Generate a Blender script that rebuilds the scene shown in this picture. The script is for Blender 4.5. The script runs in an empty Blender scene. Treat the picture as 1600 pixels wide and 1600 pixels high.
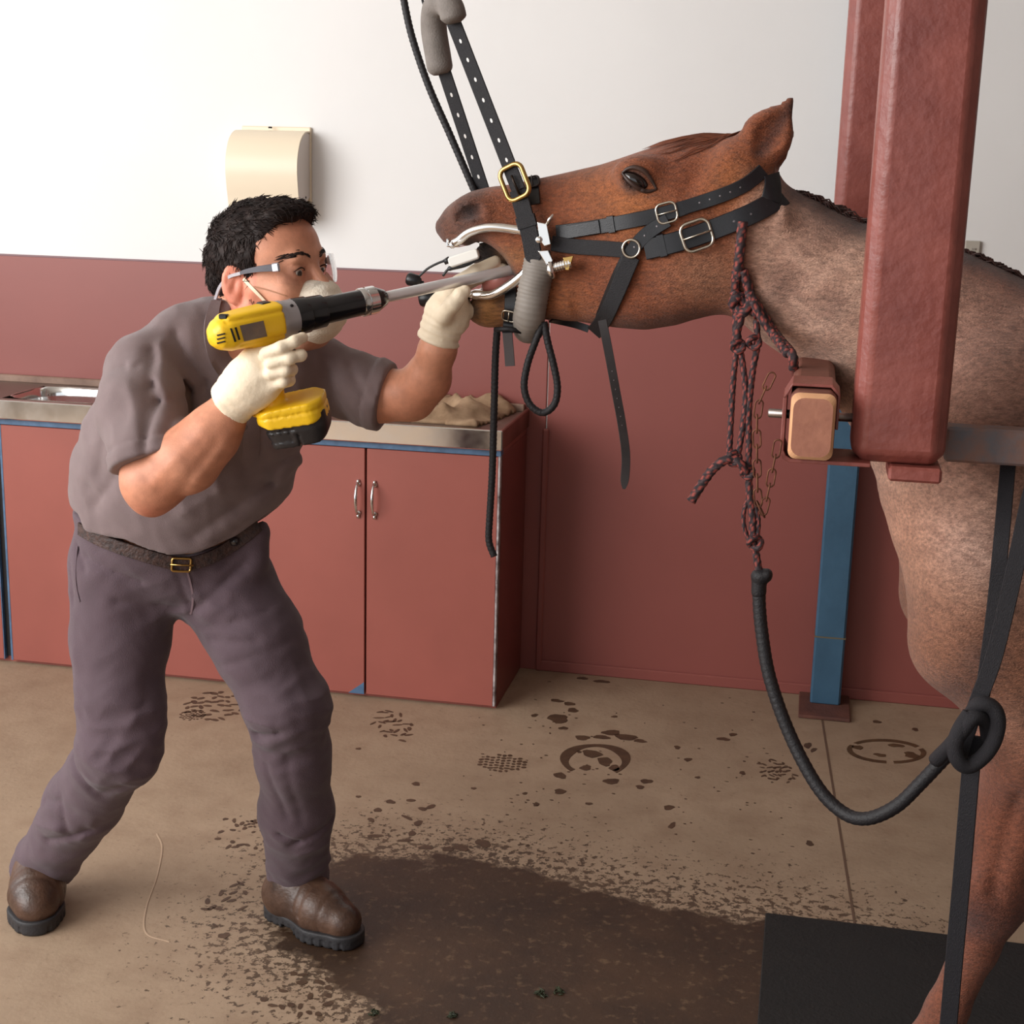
import bpy, math, random
import numpy as np
from mathutils import Vector, Matrix
from mathutils.bvhtree import BVHTree

random.seed(7); RNG = np.random.default_rng(7)
scene = bpy.context.scene
COL = scene.collection

# ---------------------------------------------------------------- camera
CAM_H = 1.60
F_PX, PITCH, YAW, ROLL = 2314.4, 0.2337, 0.1940, 0.02647
_cp, _sp, _cy, _sy = math.cos(PITCH), math.sin(PITCH), math.cos(YAW), math.sin(YAW)
FW = np.array([-_sy*_cp, _cy*_cp, -_sp]); _r0 = np.array([_cy, _sy, 0.0]); _u0 = np.cross(_r0, FW)
RT = math.cos(ROLL)*_r0 + math.sin(ROLL)*_u0
UP = np.cross(RT, FW)
CAMP = np.array([0, 0, CAM_H])
cam_d = bpy.data.cameras.new('camera'); cam = bpy.data.objects.new('camera', cam_d); COL.objects.link(cam)
cam_d.sensor_width = 36.0; cam_d.lens = F_PX/1600*36.0; cam_d.clip_start = 0.05
_m = Matrix(((RT[0], UP[0], -FW[0], 0), (RT[1], UP[1], -FW[1], 0), (RT[2], UP[2], -FW[2], CAM_H), (0, 0, 0, 1)))
cam.matrix_world = _m
scene.camera = cam

# ---------------------------------------------------------------- sky, daylight, exposure
world = bpy.data.worlds.new('overcast_sky'); scene.world = world
world.use_nodes = True
_wn = world.node_tree.nodes; _bg = _wn['Background']
_bg.inputs[0].default_value = (0.90, 0.95, 1.0, 1); _bg.inputs[1].default_value = 0.95
def area_light(name, loc, target, sx, sy, power, color):
    d = bpy.data.lights.new(name, 'AREA'); d.shape = 'RECTANGLE'; d.size = sx; d.size_y = sy
    d.energy = power; d.color = color
    o = bpy.data.objects.new(name, d); COL.objects.link(o); o.location = loc
    o.rotation_euler = (Vector(target) - Vector(loc)).to_track_quat('-Z', 'Y').to_euler()
    return o
# bright overcast daylight entering by the tall roller doorway to the left of the camera
area_light('doorway_daylight', (-3.9, 0.3, 2.5), (-0.3, 3.1, 1.0), 3.6, 3.0, 205, (1.0, 0.98, 0.96))
scene.view_settings.view_transform = 'Standard'; scene.view_settings.look = 'None'
scene.view_settings.exposure = 0.32; scene.view_settings.gamma = 1.0
scene.view_settings.use_curve_mapping = False

# ---------------------------------------------------------------- helpers
SC = CAM_H/1.69
def ray(px, py): return (px-800)/F_PX*RT - (py-800)/F_PX*UP + FW
def at(px, py, Y):                       # point of the plane y = Y*SC seen at a pixel of the 1600 frame
    d = ray(px, py); return CAMP + d*(Y*SC)/d[1]
def atz(px, py, z):
    d = ray(px, py); return CAMP + d*(z-CAM_H)/d[2]
def mpp(px, py, Y): return float((at(px, py, Y)-CAMP) @ FW)/F_PX
def lin(c):
    return tuple(((x/255)/12.92 if x/255 <= 0.04045 else ((x/255+0.055)/1.055)**2.4) for x in c)
def rgba(c): return (*lin(c), 1.0)

def tag(o, label=None, cat=None, group=None, kind=None):
    if label: o['label'] = label
    if cat: o['category'] = cat
    if group: o['group'] = group
    if kind: o['kind'] = kind
    return o
def empty(name, loc=(0, 0, 0), label=None, cat=None, group=None):
    o = bpy.data.objects.new(name, None); COL.objects.link(o); o.location = loc; o.empty_display_size = 0.1
    bpy.context.view_layer.update()
    return tag(o, label, cat, group)

class MB:                                 # collects geometry, links it as one mesh
    def __init__(s): s.v = []; s.f = []; s.m = []; s.c = []; s.mi = 0
    def add(s, vs, fs, mi=None, col=None):
        b = len(s.v); s.v += [tuple(map(float, p)) for p in vs]
        s.f += [tuple(i+b for i in f) for f in fs]; s.m += [s.mi if mi is None else mi]*len(fs)
        s.c += [col if col is not None else (1, 1, 1)]*len(vs)
        return s
    def box(s, lo, hi, bev=0.0, M=None, mi=None):
        x0, y0, z0 = lo; x1, y1, z1 = hi; b = min(bev, (x1-x0)/2.01, (y1-y0)/2.01, (z1-z0)/2.01)
        if b <= 0:
            vs = [(x, y, z) for x in (x0, x1) for y in (y0, y1) for z in (z0, z1)]
            fs = [(0, 1, 3, 2), (4, 6, 7, 5), (0, 4, 5, 1), (2, 3, 7, 6), (0, 2, 6, 4), (1, 5, 7, 3)]
        else:
            vs = []; idx = {}
            for ix, sx in enumerate((-1, 1)):
                for iy, sy in enumerate((-1, 1)):
                    for iz, sz in enumerate((-1, 1)):
                        cx, cy, cz = (x0, x1)[ix], (y0, y1)[iy], (z0, z1)[iz]
                        for a, p in enumerate(((cx, cy-sy*b, cz-sz*b), (cx-sx*b, cy, cz-sz*b), (cx-sx*b, cy-sy*b, cz))):
                            idx[ix, iy, iz, a] = len(vs); vs.append(p)
            fs = []
            I = idx
            for i in (0, 1):
                q = [I[i, 0, 0, 0], I[i, 1, 0, 0], I[i, 1, 1, 0], I[i, 0, 1, 0]]; fs.append(q if i else q[::-1])
                q = [I[0, i, 0, 1], I[1, i, 0, 1], I[1, i, 1, 1], I[0, i, 1, 1]]; fs.append(q[::-1] if i else q)
                q = [I[0, 0, i, 2], I[1, 0, i, 2], I[1, 1, i, 2], I[0, 1, i, 2]]; fs.append(q if i else q[::-1])
            for i in (0, 1):
                for j in (0, 1):
                    q = [I[i, j, 0, 0], I[i, j, 0, 1], I[i, j, 1, 1], I[i, j, 1, 0]]; fs.append(q if (i ^ j) == 0 else q[::-1])
                    q = [I[i, 0, j, 0], I[i, 0, j, 2], I[i, 1, j, 2], I[i, 1, j, 0]]; fs.append(q[::-1] if (i ^ j) == 0 else q)
                    q = [I[0, i, j, 1], I[0, i, j, 2], I[1, i, j, 2], I[1, i, j, 1]]; fs.append(q if (i ^ j) == 0 else q[::-1])
            for i in (0, 1):
                for j in (0, 1):
                    for k in (0, 1):
                        q = [I[i, j, k, 0], I[i, j, k, 1], I[i, j, k, 2]]; fs.append(q if (i+j+k) % 2 else q[::-1])
        if M is not None: vs = [tuple(M @ Vector(p)) for p in vs]
        return s.add(vs, fs, mi)
    def tube(s, pts, rad, n=10, cap=True, flat=None, cols=None, mi=None):
        P = np.array(pts, float); m = len(P); rad = np.broadcast_to(np.array(rad, float), (m,))
        T = np.gradient(P, axis=0); T /= np.linalg.norm(T, axis=1)[:, None]+1e-12
        a = np.array([0, 0, 1.0]) if abs(T[0][2]) < 0.9 else np.array([0, 1.0, 0])
        N = np.cross(a, T[0]); N /= np.linalg.norm(N); b0 = len(s.v)
        ang = np.linspace(0, 2*math.pi, n, endpoint=False)
        for i in range(m):
            N = N - T[i]*(N @ T[i]); N /= np.linalg.norm(N)+1e-12; B = np.cross(T[i], N)
            ring = P[i] + rad[i]*(np.cos(ang)[:, None]*N + np.sin(ang)[:, None]*B)
            s.v += [tuple(q) for q in ring]
            s.c += ([cols[i][j] for j in range(n)] if cols is not None else [(1, 1, 1)]*n)
        fs = [(b0+i*n+j, b0+i*n+(j+1) % n, b0+(i+1)*n+(j+1) % n, b0+(i+1)*n+j) for i in range(m-1) for j in range(n)]
        if cap:
            fs.append(tuple(b0+j for j in range(n))[::-1]); fs.append(tuple(b0+(m-1)*n+j for j in range(n)))
        s.f += fs; s.m += [s.mi if mi is None else mi]*len(fs)
        return s
    def ribbon(s, pts, nrm, width, th, mi=None, bev=0.25):   # a strap: rounded-box section swept along pts, nrm points out of its face
        P = np.array(pts, float); m = len(P); nrm = np.broadcast_to(np.array(nrm, float), (m, 3))
        width = np.broadcast_to(np.array(width, float), (m,))
        T = np.gradient(P, axis=0); T /= np.linalg.norm(T, axis=1)[:, None]+1e-12
        b0 = len(s.v)
        sec = [(-.5, -.5+bev), (-.5, .5-bev), (-.5, .5), (.5, .5), (.5, .5-bev), (.5, -.5+bev), (.5, -.5), (-.5, -.5)]
        sec = [(-.5, -.2), (-.5, .2), (-.46, .5), (.46, .5), (.5, .2), (.5, -.2), (.46, -.5), (-.46, -.5)]
        for i in range(m):
            n_ = nrm[i] - T[i]*(nrm[i] @ T[i]); n_ /= np.linalg.norm(n_)+1e-12; w_ = np.cross(T[i], n_)
            for a, b in sec: s.v.append(tuple(P[i]+w_*a*width[i]+n_*b*th)); s.c.append((1, 1, 1))
        fs = [(b0+i*8+j, b0+(i+1)*8+j, b0+(i+1)*8+(j+1) % 8, b0+i*8+(j+1) % 8) for i in range(m-1) for j in range(8)]
        fs.append(tuple(b0+j for j in range(8))); fs.append(tuple(b0+(m-1)*8+j for j in range(8))[::-1])
        s.f += fs; s.m += [s.mi if mi is None else mi]*len(fs)
        return s
    def lathe(s, a, b, prof, n=24, mi=None):   # prof: (t along a->b in metres, radius)
        a = np.array(a, float); b = np.array(b, float); ax = (b-a)/np.linalg.norm(b-a)
        u = np.cross(ax, [0, 0, 1.0]) if abs(ax[2]) < .9 else np.cross(ax, [1.0, 0, 0]); u /= np.linalg.norm(u); w = np.cross(ax, u)
        vs = []; fs = []
        for t, r in prof:
            for k in range(n):
                q = 2*math.pi*k/n; vs.append(a+ax*t+max(r, 1e-4)*(math.cos(q)*u+math.sin(q)*w))
        m = len(prof)
        for i in range(m-1):
            for k in range(n): fs.append((i*n+k, i*n+(k+1) % n, (i+1)*n+(k+1) % n, (i+1)*n+k))
        fs.append(tuple(range(n))[::-1]); fs.append(tuple((m-1)*n+k for k in range(n)))
        return s.add(vs, fs, mi)
    def prism(s, poly, ext, mi=None):      # poly: 3-D outline, ext: extrusion vector
        n = len(poly); p = [np.array(q, float) for q in poly]; e = np.array(ext, float)
        nn = sum(np.cross(p[i]-p[0], p[(i+1) % n]-p[0]) for i in range(n))
        if nn @ e > 0: p = p[::-1]
        fs = [tuple(range(n)), tuple(range(2*n-1, n-1, -1))]+[(i, n+i, n+(i+1) % n, (i+1) % n) for i in range(n)]
        return s.add(p+[q+e for q in p], fs, mi)
    def build(s, name, mats, parent=None, smooth=False, label=None, bevel=0.0, auto=None, col=False, subsurf=0):
        me = bpy.data.meshes.new(name); me.from_pydata(s.v, [], s.f)
        for m in (mats if isinstance(mats, (list, tuple)) else [mats]): me.materials.append(m)
        me.polygons.foreach_set('material_index', s.m)
        if smooth or auto: me.polygons.foreach_set('use_smooth', [True]*len(s.f))
        if col:
            at_ = me.color_attributes.new('Col', 'FLOAT_COLOR', 'POINT')
            at_.data.foreach_set('color', np.c_[np.array(s.c, float), np.ones(len(s.v))].astype(np.float32).ravel())
        me.update()
        if auto: me.set_sharp_from_angle(angle=math.radians(auto))
        return link(name, me, parent, label, bevel, subsurf)
def link(name, me, parent=None, label=None, bevel=0.0, subsurf=0):
    o = bpy.data.objects.new(name, me); COL.objects.link(o)
    if parent is not None:
        o.parent = parent; o.matrix_parent_inverse = parent.matrix_world.inverted()
    if bevel:
        b = o.modifiers.new('bevel', 'BEVEL'); b.width = bevel; b.segments = 2; b.limit_method = 'ANGLE'
    if subsurf:
        b = o.modifiers.new('sub', 'SUBSURF'); b.levels = subsurf; b.render_levels = subsurf
    if label: o['label'] = label
    return o
def spline(pts, n=8):                     # Catmull-Rom through pts
    P = [np.array(p, float) for p in pts]; P = [2*P[0]-P[1]]+P+[2*P[-1]-P[-2]]; out = []
    for i in range(1, len(P)-2):
        a, b, c, d = P[i-1:i+3]
        for k in range(n):
            t = k/n; out.append(.5*(2*b+(c-a)*t+(2*a-5*b+4*c-d)*t*t+(3*b-a-3*c+d)*t**3))
    out.append(P[-2]); return np.array(out)
def resample(P, step):
    P = np.array(P); d = np.r_[0, np.cumsum(np.linalg.norm(np.diff(P[:, :3], axis=0), axis=1))]
    n = max(2, int(d[-1]/step)+1); t = np.linspace(0, d[-1], n)
    return np.stack([np.interp(t, d, P[:, i]) for i in range(P.shape[1])], 1)

# ---------------------------------------------------------------- materials
def mat(name, color, rough=0.5, metal=0.0, var=0.0, vscale=8.0, bump=0.0, bscale=200.0, stretch=(1, 1, 1), attr=False, color2=None,
        spec=0.5, coat=0.0, detail=4.0, rvar=0.0, sheen=0.0):
    m = bpy.data.materials.new(name); m.use_nodes = True; nt = m.node_tree; N = nt.nodes; L = nt.links
    b = N['Principled BSDF']; b.inputs['Roughness'].default_value = rough; b.inputs['Metallic'].default_value = metal
    b.inputs['Specular IOR Level'].default_value = spec; b.inputs['Coat Weight'].default_value = coat
    if sheen: b.inputs['Sheen Weight'].default_value = sheen
    tc = N.new('ShaderNodeTexCoord'); mp = N.new('ShaderNodeMapping'); mp.inputs['Scale'].default_value = stretch
    L.new(tc.outputs['Object'], mp.inputs['Vector'])
    base = None
    if attr:
        a = N.new('ShaderNodeAttribute'); a.attribute_name = 'Col'; base = a.outputs['Color']
    if var or color2 or rvar:
        n1 = N.new('ShaderNodeTexNoise'); n1.inputs['Scale'].default_value = vscale; n1.inputs['Detail'].default_value = detail
        n1.inputs['Roughness'].default_value = 0.6
        L.new(mp.outputs['Vector'], n1.inputs['Vector'])
        cr = N.new('ShaderNodeMapRange'); cr.inputs['From Min'].default_value = .3; cr.inputs['From Max'].default_value = .7
        L.new(n1.outputs['Fac'], cr.inputs['Value'])
    if var or color2:
        mx = N.new('ShaderNodeMix'); mx.data_type = 'RGBA'
        L.new(cr.outputs['Result'], mx.inputs['Factor'])
        if attr:
            mx.blend_type = 'MULTIPLY'; mx.inputs['Factor'].default_value = 1; 
            vm = N.new('ShaderNodeMix'); vm.data_type = 'RGBA'; vm.inputs['A'].default_value = (1-var, 1-var, 1-var, 1); vm.inputs['B'].default_value = (1+var, 1+var, 1+var, 1)
            L.new(cr.outputs['Result'], vm.inputs['Factor'])
            for l in list(mx.inputs['Factor'].links): L.remove(l)
            mx.inputs['Factor'].default_value = 1.0
            L.new(base, mx.inputs['A']); L.new(vm.outputs['Result'], mx.inputs['B']); mx.clamp_result = False
        else:
            c1 = lin(color); c2 = lin(color2) if color2 else tuple(x*(1-var) for x in c1)
            if not color2: c1 = tuple(min(1, x*(1+var)) for x in c1)
            mx.inputs['A'].default_value = (*c2, 1); mx.inputs['B'].default_value = (*c1, 1)
        base = mx.outputs['Result']
    if base is not None: L.new(base, b.inputs['Base Color'])
    else: b.inputs['Base Color'].default_value = rgba(color)
    if rvar:
        rr = N.new('ShaderNodeMapRange'); rr.inputs['To Min'].default_value = rough-rvar; rr.inputs['To Max'].default_value = rough+rvar
        L.new(cr.outputs['Result'], rr.inputs['Value']); L.new(rr.outputs['Result'], b.inputs['Roughness'])
    if bump:
        n2 = N.new('ShaderNodeTexNoise'); n2.inputs['Scale'].default_value = bscale; n2.inputs['Detail'].default_value = 3
        L.new(mp.outputs['Vector'], n2.inputs['Vector'])
        bp = N.new('ShaderNodeBump'); bp.inputs['Strength'].default_value = bump; bp.inputs['Distance'].default_value = 0.004
        L.new(n2.outputs['Fac'], bp.inputs['Height']); L.new(bp.outputs['Normal'], b.inputs['Normal'])
    return m

# ---------------------------------------------------------------- implicit shapes -> continuous meshes
f4 = np.float32
def A3(p): return np.array(p, f4)
def sd_rc(p, a, b, ra, rb, flat=None):     # tapered capsule; flat = (direction, factor) squashes its section
    a = A3(a); b = A3(b)
    if flat is not None:
        n, k = A3(flat[0]), flat[1]; n = n/np.linalg.norm(n)
        q = p + np.outer((p-a) @ n, n*(1/k-1)).astype(f4); bb = b + n*((b-a) @ n)*(1/k-1)
        ba = bb-a; t = np.clip(((q-a) @ ba)/(ba @ ba+1e-12), 0, 1); d = np.linalg.norm(q-a-t[:, None]*ba, axis=1)-(ra+(rb-ra)*t)
        return d*(0.5+0.5*k)
    ba = b-a; t = np.clip(((p-a) @ ba)/(ba @ ba+1e-12), 0, 1)
    return np.linalg.norm(p-a-t[:, None]*ba, axis=1)-(ra+(rb-ra)*t)
def sd_ell(p, c, r, R=None):               # R: rows are local axes
    q = p-A3(c)
    if R is not None: q = q @ np.array(R, f4).T
    r = A3(r); k0 = np.linalg.norm(q/r, axis=1); k1 = np.linalg.norm(q/(r*r), axis=1)+1e-9
    return k0*(k0-1)/k1
def smin(a, b, k):
    if k <= 0: return np.minimum(a, b)
    h = np.maximum(k-np.abs(a-b), 0)/k; return np.minimum(a, b)-h*h*k*.25
def smax(a, b, k): return -smin(-a, -b, k)
def sd_chain(p, pts, k=0.02, flat=None):   # pts: (xyz, r)
    d = None
    for (a, ra), (b, rb) in zip(pts[:-1], pts[1:]):
        e = sd_rc(p, a, b, ra, rb, flat); d = e if d is None else smin(d, e, k)
    return d
def pc(seq):                               # pixel chain -> (xyz, r) chain
    return [(at(x, y, Y), r*mpp(x, y, Y)) for x, y, Y, r in seq]
def seg_d(p2, a, b):
    a = np.array(a, f4); b = np.array(b, f4); ba = b-a
    t = np.clip(((p2-a) @ ba)/(ba @ ba+1e-9), 0, 1); return np.linalg.norm(p2-a-t[:, None]*ba, axis=1)
def wob(p, s, ph=0.0):                     # cheap smooth noise -1..1
    x, y, z = p[:, 0]*s, p[:, 1]*s, p[:, 2]*s
    return (np.sin(x+1.7*np.sin(y*.9+ph)+ph)*np.sin(y*1.1+1.3*np.sin(z*.8+2*ph))+np.sin(z*1.2+1.5*np.sin(x*.7+ph)+3*ph))*.5
def nets(f, lo, hi, h, bs=16, lip=1.35):
    lo = np.array(lo, float); dims = np.ceil((np.array(hi)-lo)/h).astype(int)+1
    F = np.ones(dims, f4)
    nb = [range(0, d, bs) for d in dims]
    B = np.array([(i, j, k) for i in nb[0] for j in nb[1] for k in nb[2]])
    ctr = (lo+(B+(bs-1)/2)*h).astype(f4)
    fc = np.concatenate([f(ctr[i:i+20000]) for i in range(0, len(ctr), 20000)])
    rad = h*bs*math.sqrt(3)/2
    act = np.abs(fc) < rad*lip+2*h
    for b, c in zip(B[~act], fc[~act]):
        if c < 0: F[b[0]:b[0]+bs, b[1]:b[1]+bs, b[2]:b[2]+bs] = -1
    Ba = B[act]; g = np.arange(bs); off = np.stack(np.meshgrid(g, g, g, indexing='ij'), -1).reshape(-1, 3)
    step = 24
    for i in range(0, len(Ba), step):
        bb = Ba[i:i+step]; P = (lo+(bb[:, None, :]+off[None])*h).reshape(-1, 3).astype(f4)
        v = f(P).reshape(len(bb), bs, bs, bs)
        for b, q in zip(bb, v):
            e = np.minimum(b+bs, dims)-b; F[b[0]:b[0]+e[0], b[1]:b[1]+e[1], b[2]:b[2]+e[2]] = q[:e[0], :e[1], :e[2]]
    S = F < 0
    cnt = sum(S[a:dims[0]-1+a, b:dims[1]-1+b, c:dims[2]-1+c].astype(np.int8) for a in (0, 1) for b in (0, 1) for c in (0, 1))
    cells = np.argwhere((cnt > 0) & (cnt < 8)); idm = -np.ones(dims, np.int32); idm[tuple(cells.T)] = np.arange(len(cells))
    co = [(a, b, c) for a in (0, 1) for b in (0, 1) for c in (0, 1)]
    val = np.stack([F[cells[:, 0]+a, cells[:, 1]+b, cells[:, 2]+c] for a, b, c in co], 1)
    acc = np.zeros((len(cells), 3)); n = np.zeros(len(cells))
    for i in range(8):
        for j in range(i+1, 8):
            if sum(abs(x-y) for x, y in zip(co[i], co[j])) != 1: continue
            vi, vj = val[:, i], val[:, j]; m = (vi < 0) != (vj < 0)
            t = np.where(m, vi/np.where(m, vi-vj, 1), 0)
            pt = np.array(co[i])+t[:, None]*(np.array(co[j])-np.array(co[i])); acc[m] += pt[m]; n[m] += 1
    V = lo+(cells+acc/np.maximum(n, 1)[:, None])*h
    Q = []
    for ax in range(3):
        s0 = [slice(None)]*3; s1 = [slice(None)]*3; s0[ax] = slice(0, -1); s1[ax] = slice(1, None)
        a, b = S[tuple(s0)], S[tuple(s1)]; e = np.argwhere(a != b); e = e[(e[:, (ax+1) % 3] > 0) & (e[:, (ax+2) % 3] > 0)]
        u = np.zeros(3, int); w = np.zeros(3, int); u[(ax+1) % 3] = 1; w[(ax+2) % 3] = 1
        q = np.stack([idm[tuple((e-u-w).T)], idm[tuple((e-w).T)], idm[tuple(e.T)], idm[tuple((e-u).T)]], 1)
        ins = S[tuple(e.T)]; q[~ins] = q[~ins][:, ::-1]; Q.append(q[(q >= 0).all(1)])
    return V.astype(np.float64), np.concatenate(Q)
def relax(V, Q, it=2, lam=.5):
    V = V.copy(); E = np.concatenate([Q[:, [0, 1]], Q[:, [1, 2]], Q[:, [2, 3]], Q[:, [3, 0]]])
    E = np.concatenate([E, E[:, ::-1]]); deg = np.bincount(E[:, 0], minlength=len(V)).astype(float); deg[deg == 0] = 1
    for _ in range(it):
        for l in (lam, -lam*1.04):
            s = np.stack([np.bincount(E[:, 0], weights=V[E[:, 1], i], minlength=len(V)) for i in range(3)], 1)/deg[:, None]
            V += l*(s-V)
    return V
def quads_mesh(name, V, Q, mats, parent=None, colors=None, label=None):
    me = bpy.data.meshes.new(name); nq = len(Q)
    me.vertices.add(len(V)); me.vertices.foreach_set('co', V.astype(np.float32).ravel())
    me.loops.add(nq*4); me.loops.foreach_set('vertex_index', Q.astype(np.int32).ravel())
    me.polygons.add(nq); me.polygons.foreach_set('loop_start', np.arange(0, nq*4, 4, dtype=np.int32))
    me.polygons.foreach_set('use_smooth', np.ones(nq, bool))
    for m in (mats if isinstance(mats, (list, tuple)) else [mats]): me.materials.append(m)
    if colors is not None:
        a = me.color_attributes.new('Col', 'FLOAT_COLOR', 'POINT')
        a.data.foreach_set('color', np.c_[colors, np.ones(len(V))].astype(np.float32).ravel())
    me.update(calc_edges=True); me.validate()
    return link(name, me, parent, label)
def blob(name, f, lo, hi, h, mats, parent=None, colors=None, label=None, it=2, lip=1.35):
    V, Q = nets(f, lo, hi, h, lip=lip); V = relax(V, Q, it)
    return quads_mesh(name, V, Q, mats, parent, colors(V) if colors is not None else None, label)
def ss(x, a, b):
    t = np.clip((x-a)/(b-a), 0, 1); return t*t*(3-2*t)
# ================================================================ the room
YW = 4.1935*CAM_H/1.5; YC = 3.8205*CAM_H/1.5; K = CAM_H/1.5
ZB, ZT, ZCL, ZCU = 1.177*K, .7256*K, .742*K, .797*K
XC = -.786*K                                   # right end of the sink cabinet
XL, XR, YF, ZCEIL = -4.4, 2.7, -2.6, 3.5

M_white = mat('white_wall_paint', (232, 230, 228), .55, var=.03, vscale=1.2, bump=.05, bscale=60)
M_dado = mat('oxide_red_wall_paint', (140, 76, 69), .42, var=.07, vscale=1.5, bump=.04, bscale=30)
M_door = mat('oxide_red_door_paint', (152, 84, 74), .36, var=.08, vscale=2.5, bump=.05, bscale=25)
M_edge = mat('chipped_white_edge', (198, 190, 190), .6, color2=(70, 48, 46), vscale=30)
M_bluepaint = mat('faded_blue_paint', (84, 116, 150), .5, color2=(58, 84, 112), vscale=20)
M_dark = mat('dark_gap', (30, 24, 24), .8)
M_steel = mat('brushed_stainless', (226, 224, 220), .14, 1.0, bump=.015, bscale=30, rvar=.05, vscale=14)
M_steelworn = mat('worn_stainless', (150, 138, 130), .42, 1.0, color2=(120, 100, 88), vscale=6, rvar=.1)
M_chrome = mat('chrome', (225, 225, 225), .12, 1.0)
M_black = mat('black_plastic', (24, 23, 26), .35, bump=.1, bscale=300)

def floor_material():
    m = bpy.data.materials.new('damp_concrete'); m.use_nodes = True; nt = m.node_tree; N = nt.nodes; L = nt.links; b = N['Principled BSDF']
    tc = N.new('ShaderNodeTexCoord')
    def noise(s, d=5, r=.6):
        n = N.new('ShaderNodeTexNoise'); n.inputs['Scale'].default_value = s; n.inputs['Detail'].default_value = d; n.inputs['Roughness'].default_value = r
        L.new(tc.outputs['Object'], n.inputs['Vector']); return n.outputs['Fac']
    def math_(op, a, c, clamp=False):
        n = N.new('ShaderNodeMath'); n.operation = op; n.use_clamp = clamp
        for i, x in enumerate((a, c)):
            if isinstance(x, (int, float)): n.inputs[i].default_value = x
            else: L.new(x, n.inputs[i])
        return n.outputs[0]
    def rng(x, a, c, lo=0., hi=1.):
        n = N.new('ShaderNodeMapRange'); n.inputs['From Min'].default_value = a; n.inputs['From Max'].default_value = c
        n.inputs['To Min'].default_value = lo; n.inputs['To Max'].default_value = hi; L.new(x, n.inputs['Value']); return n.outputs['Result']
    def mixc(f, a, c):
        n = N.new('ShaderNodeMix'); n.data_type = 'RGBA'; L.new(f, n.inputs['Factor'])
        for k, x in (('A', a), ('B', c)):
            if isinstance(x, tuple): n.inputs[k].default_value = rgba(x)
            else: L.new(x, n.inputs[k])
        return n.outputs['Result']
    at_ = N.new('ShaderNodeAttribute'); at_.attribute_name = 'wet'; wet = at_.outputs['Fac']     # signed distance to the puddle, m
    base = mixc(rng(noise(1.3), .3, .7), (146, 123, 101), (170, 146, 122))
    base = mixc(rng(noise(9, 8), .45, .75, 0, .5), base, (126, 99, 78))
    base = mixc(rng(noise(60, 4), .60, .72, 0, .35), base, (92, 68, 52))
    edge = math_('ADD', wet, math_('MULTIPLY', math_('SUBTRACT', noise(7, 8, .65), .5), .30))
    w1 = rng(edge, .012, -.012)
    # splash: speckles that thin out with distance
    near = rng(wet, .0, .42)
    sp = math_('SUBTRACT', noise(52, 6, .7), math_('ADD', .475, math_('MULTIPLY', near, .20)))
    w2 = rng(sp, 0, .02)
    w = math_('MAXIMUM', w1, math_('MULTIPLY', w2, .85))
    at2 = N.new('ShaderNodeAttribute'); at2.attribute_name = 'soak'
    wetcol = mixc(rng(noise(5, 6), .35, .7), (50, 32, 19), (72, 49, 31))
    wetcol = mixc(rng(noise(45, 5), .56, .68, 0, .5), wetcol, (122, 97, 72))
    L.new(mixc(w, base, wetcol), b.inputs['Base Color'])
    L.new(rng(w, 0, 1, .72, .55), b.inputs['Roughness'])
    bp = N.new('ShaderNodeBump'); bp.inputs['Strength'].default_value = .25; bp.inputs['Distance'].default_value = .004
    L.new(noise(70, 6), bp.inputs['Height']); L.new(bp.outputs['Normal'], b.inputs['Normal'])
    return m
def poly_sd(P, poly):                           # signed distance to a 2-D polygon (negative inside)
    n = len(poly); d = np.full(len(P), 1e9); ins = np.zeros(len(P), bool)
    for i in range(n):
        a, b = np.array(poly[i]), np.array(poly[(i+1) % n]); ba = b-a
        t = np.clip(((P-a) @ ba)/(ba @ ba+1e-12), 0, 1); d = np.minimum(d, np.linalg.norm(P-a-t[:, None]*ba, axis=1))
        c = ((a[1] > P[:, 1]) != (b[1] > P[:, 1])) & (P[:, 0] < (b[0]-a[0])*(P[:, 1]-a[1])/(b[1]-a[1]+1e-12)+a[0]); ins ^= c
    return np.where(ins, -d, d)
g = .04; xs = np.arange(XL-2, XR+.05, g); ys = np.arange(YF-2, YW+.05, g)
GX, GY = np.meshgrid(xs, ys, indexing='ij'); P2 = np.stack([GX.ravel(), GY.ravel()], 1)
wet_px = [(505, 1342), (587, 1337), (650, 1350), (687, 1341), (762, 1344), (819, 1369), (900, 1381), (987, 1403), (1060, 1428), (1190, 1432), (1330, 1460),
          (1420, 1600), (1420, 1800), (640, 1800), (600, 1620), (556, 1560), (506, 1516), (440, 1487), (440, 1450), (500, 1430)]
wet_poly = [tuple(atz(x, y, 0)[:2]) for x, y in wet_px]
nx, ny = len(xs), len(ys); ii = np.arange(nx*ny).reshape(nx, ny)
Vf = np.c_[P2, np.zeros(len(P2))]; Qf = np.stack([ii[:-1, :-1], ii[1:, :-1], ii[1:, 1:], ii[:-1, 1:]], -1).reshape(-1, 4)
M_floor = floor_material()
floor = quads_mesh('floor', Vf, Qf, M_floor); tag(floor, kind='structure', label='bare tan concrete floor with a wide brown wet patch')
wa = floor.data.attributes.new('wet', 'FLOAT', 'POINT'); wa.data.foreach_set('value', poly_sd(P2, wet_poly).astype(np.float32))

def struct(name, mb, m, **k):
    o = mb.build(name, m, **k); o['kind'] = 'structure'; return o
struct('wall_back', MB().box((XL-.5, YW, 0), (XR+.15, YW+.15, ZCEIL)), M_white)
wall_back = bpy.data.objects['wall_back']
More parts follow.
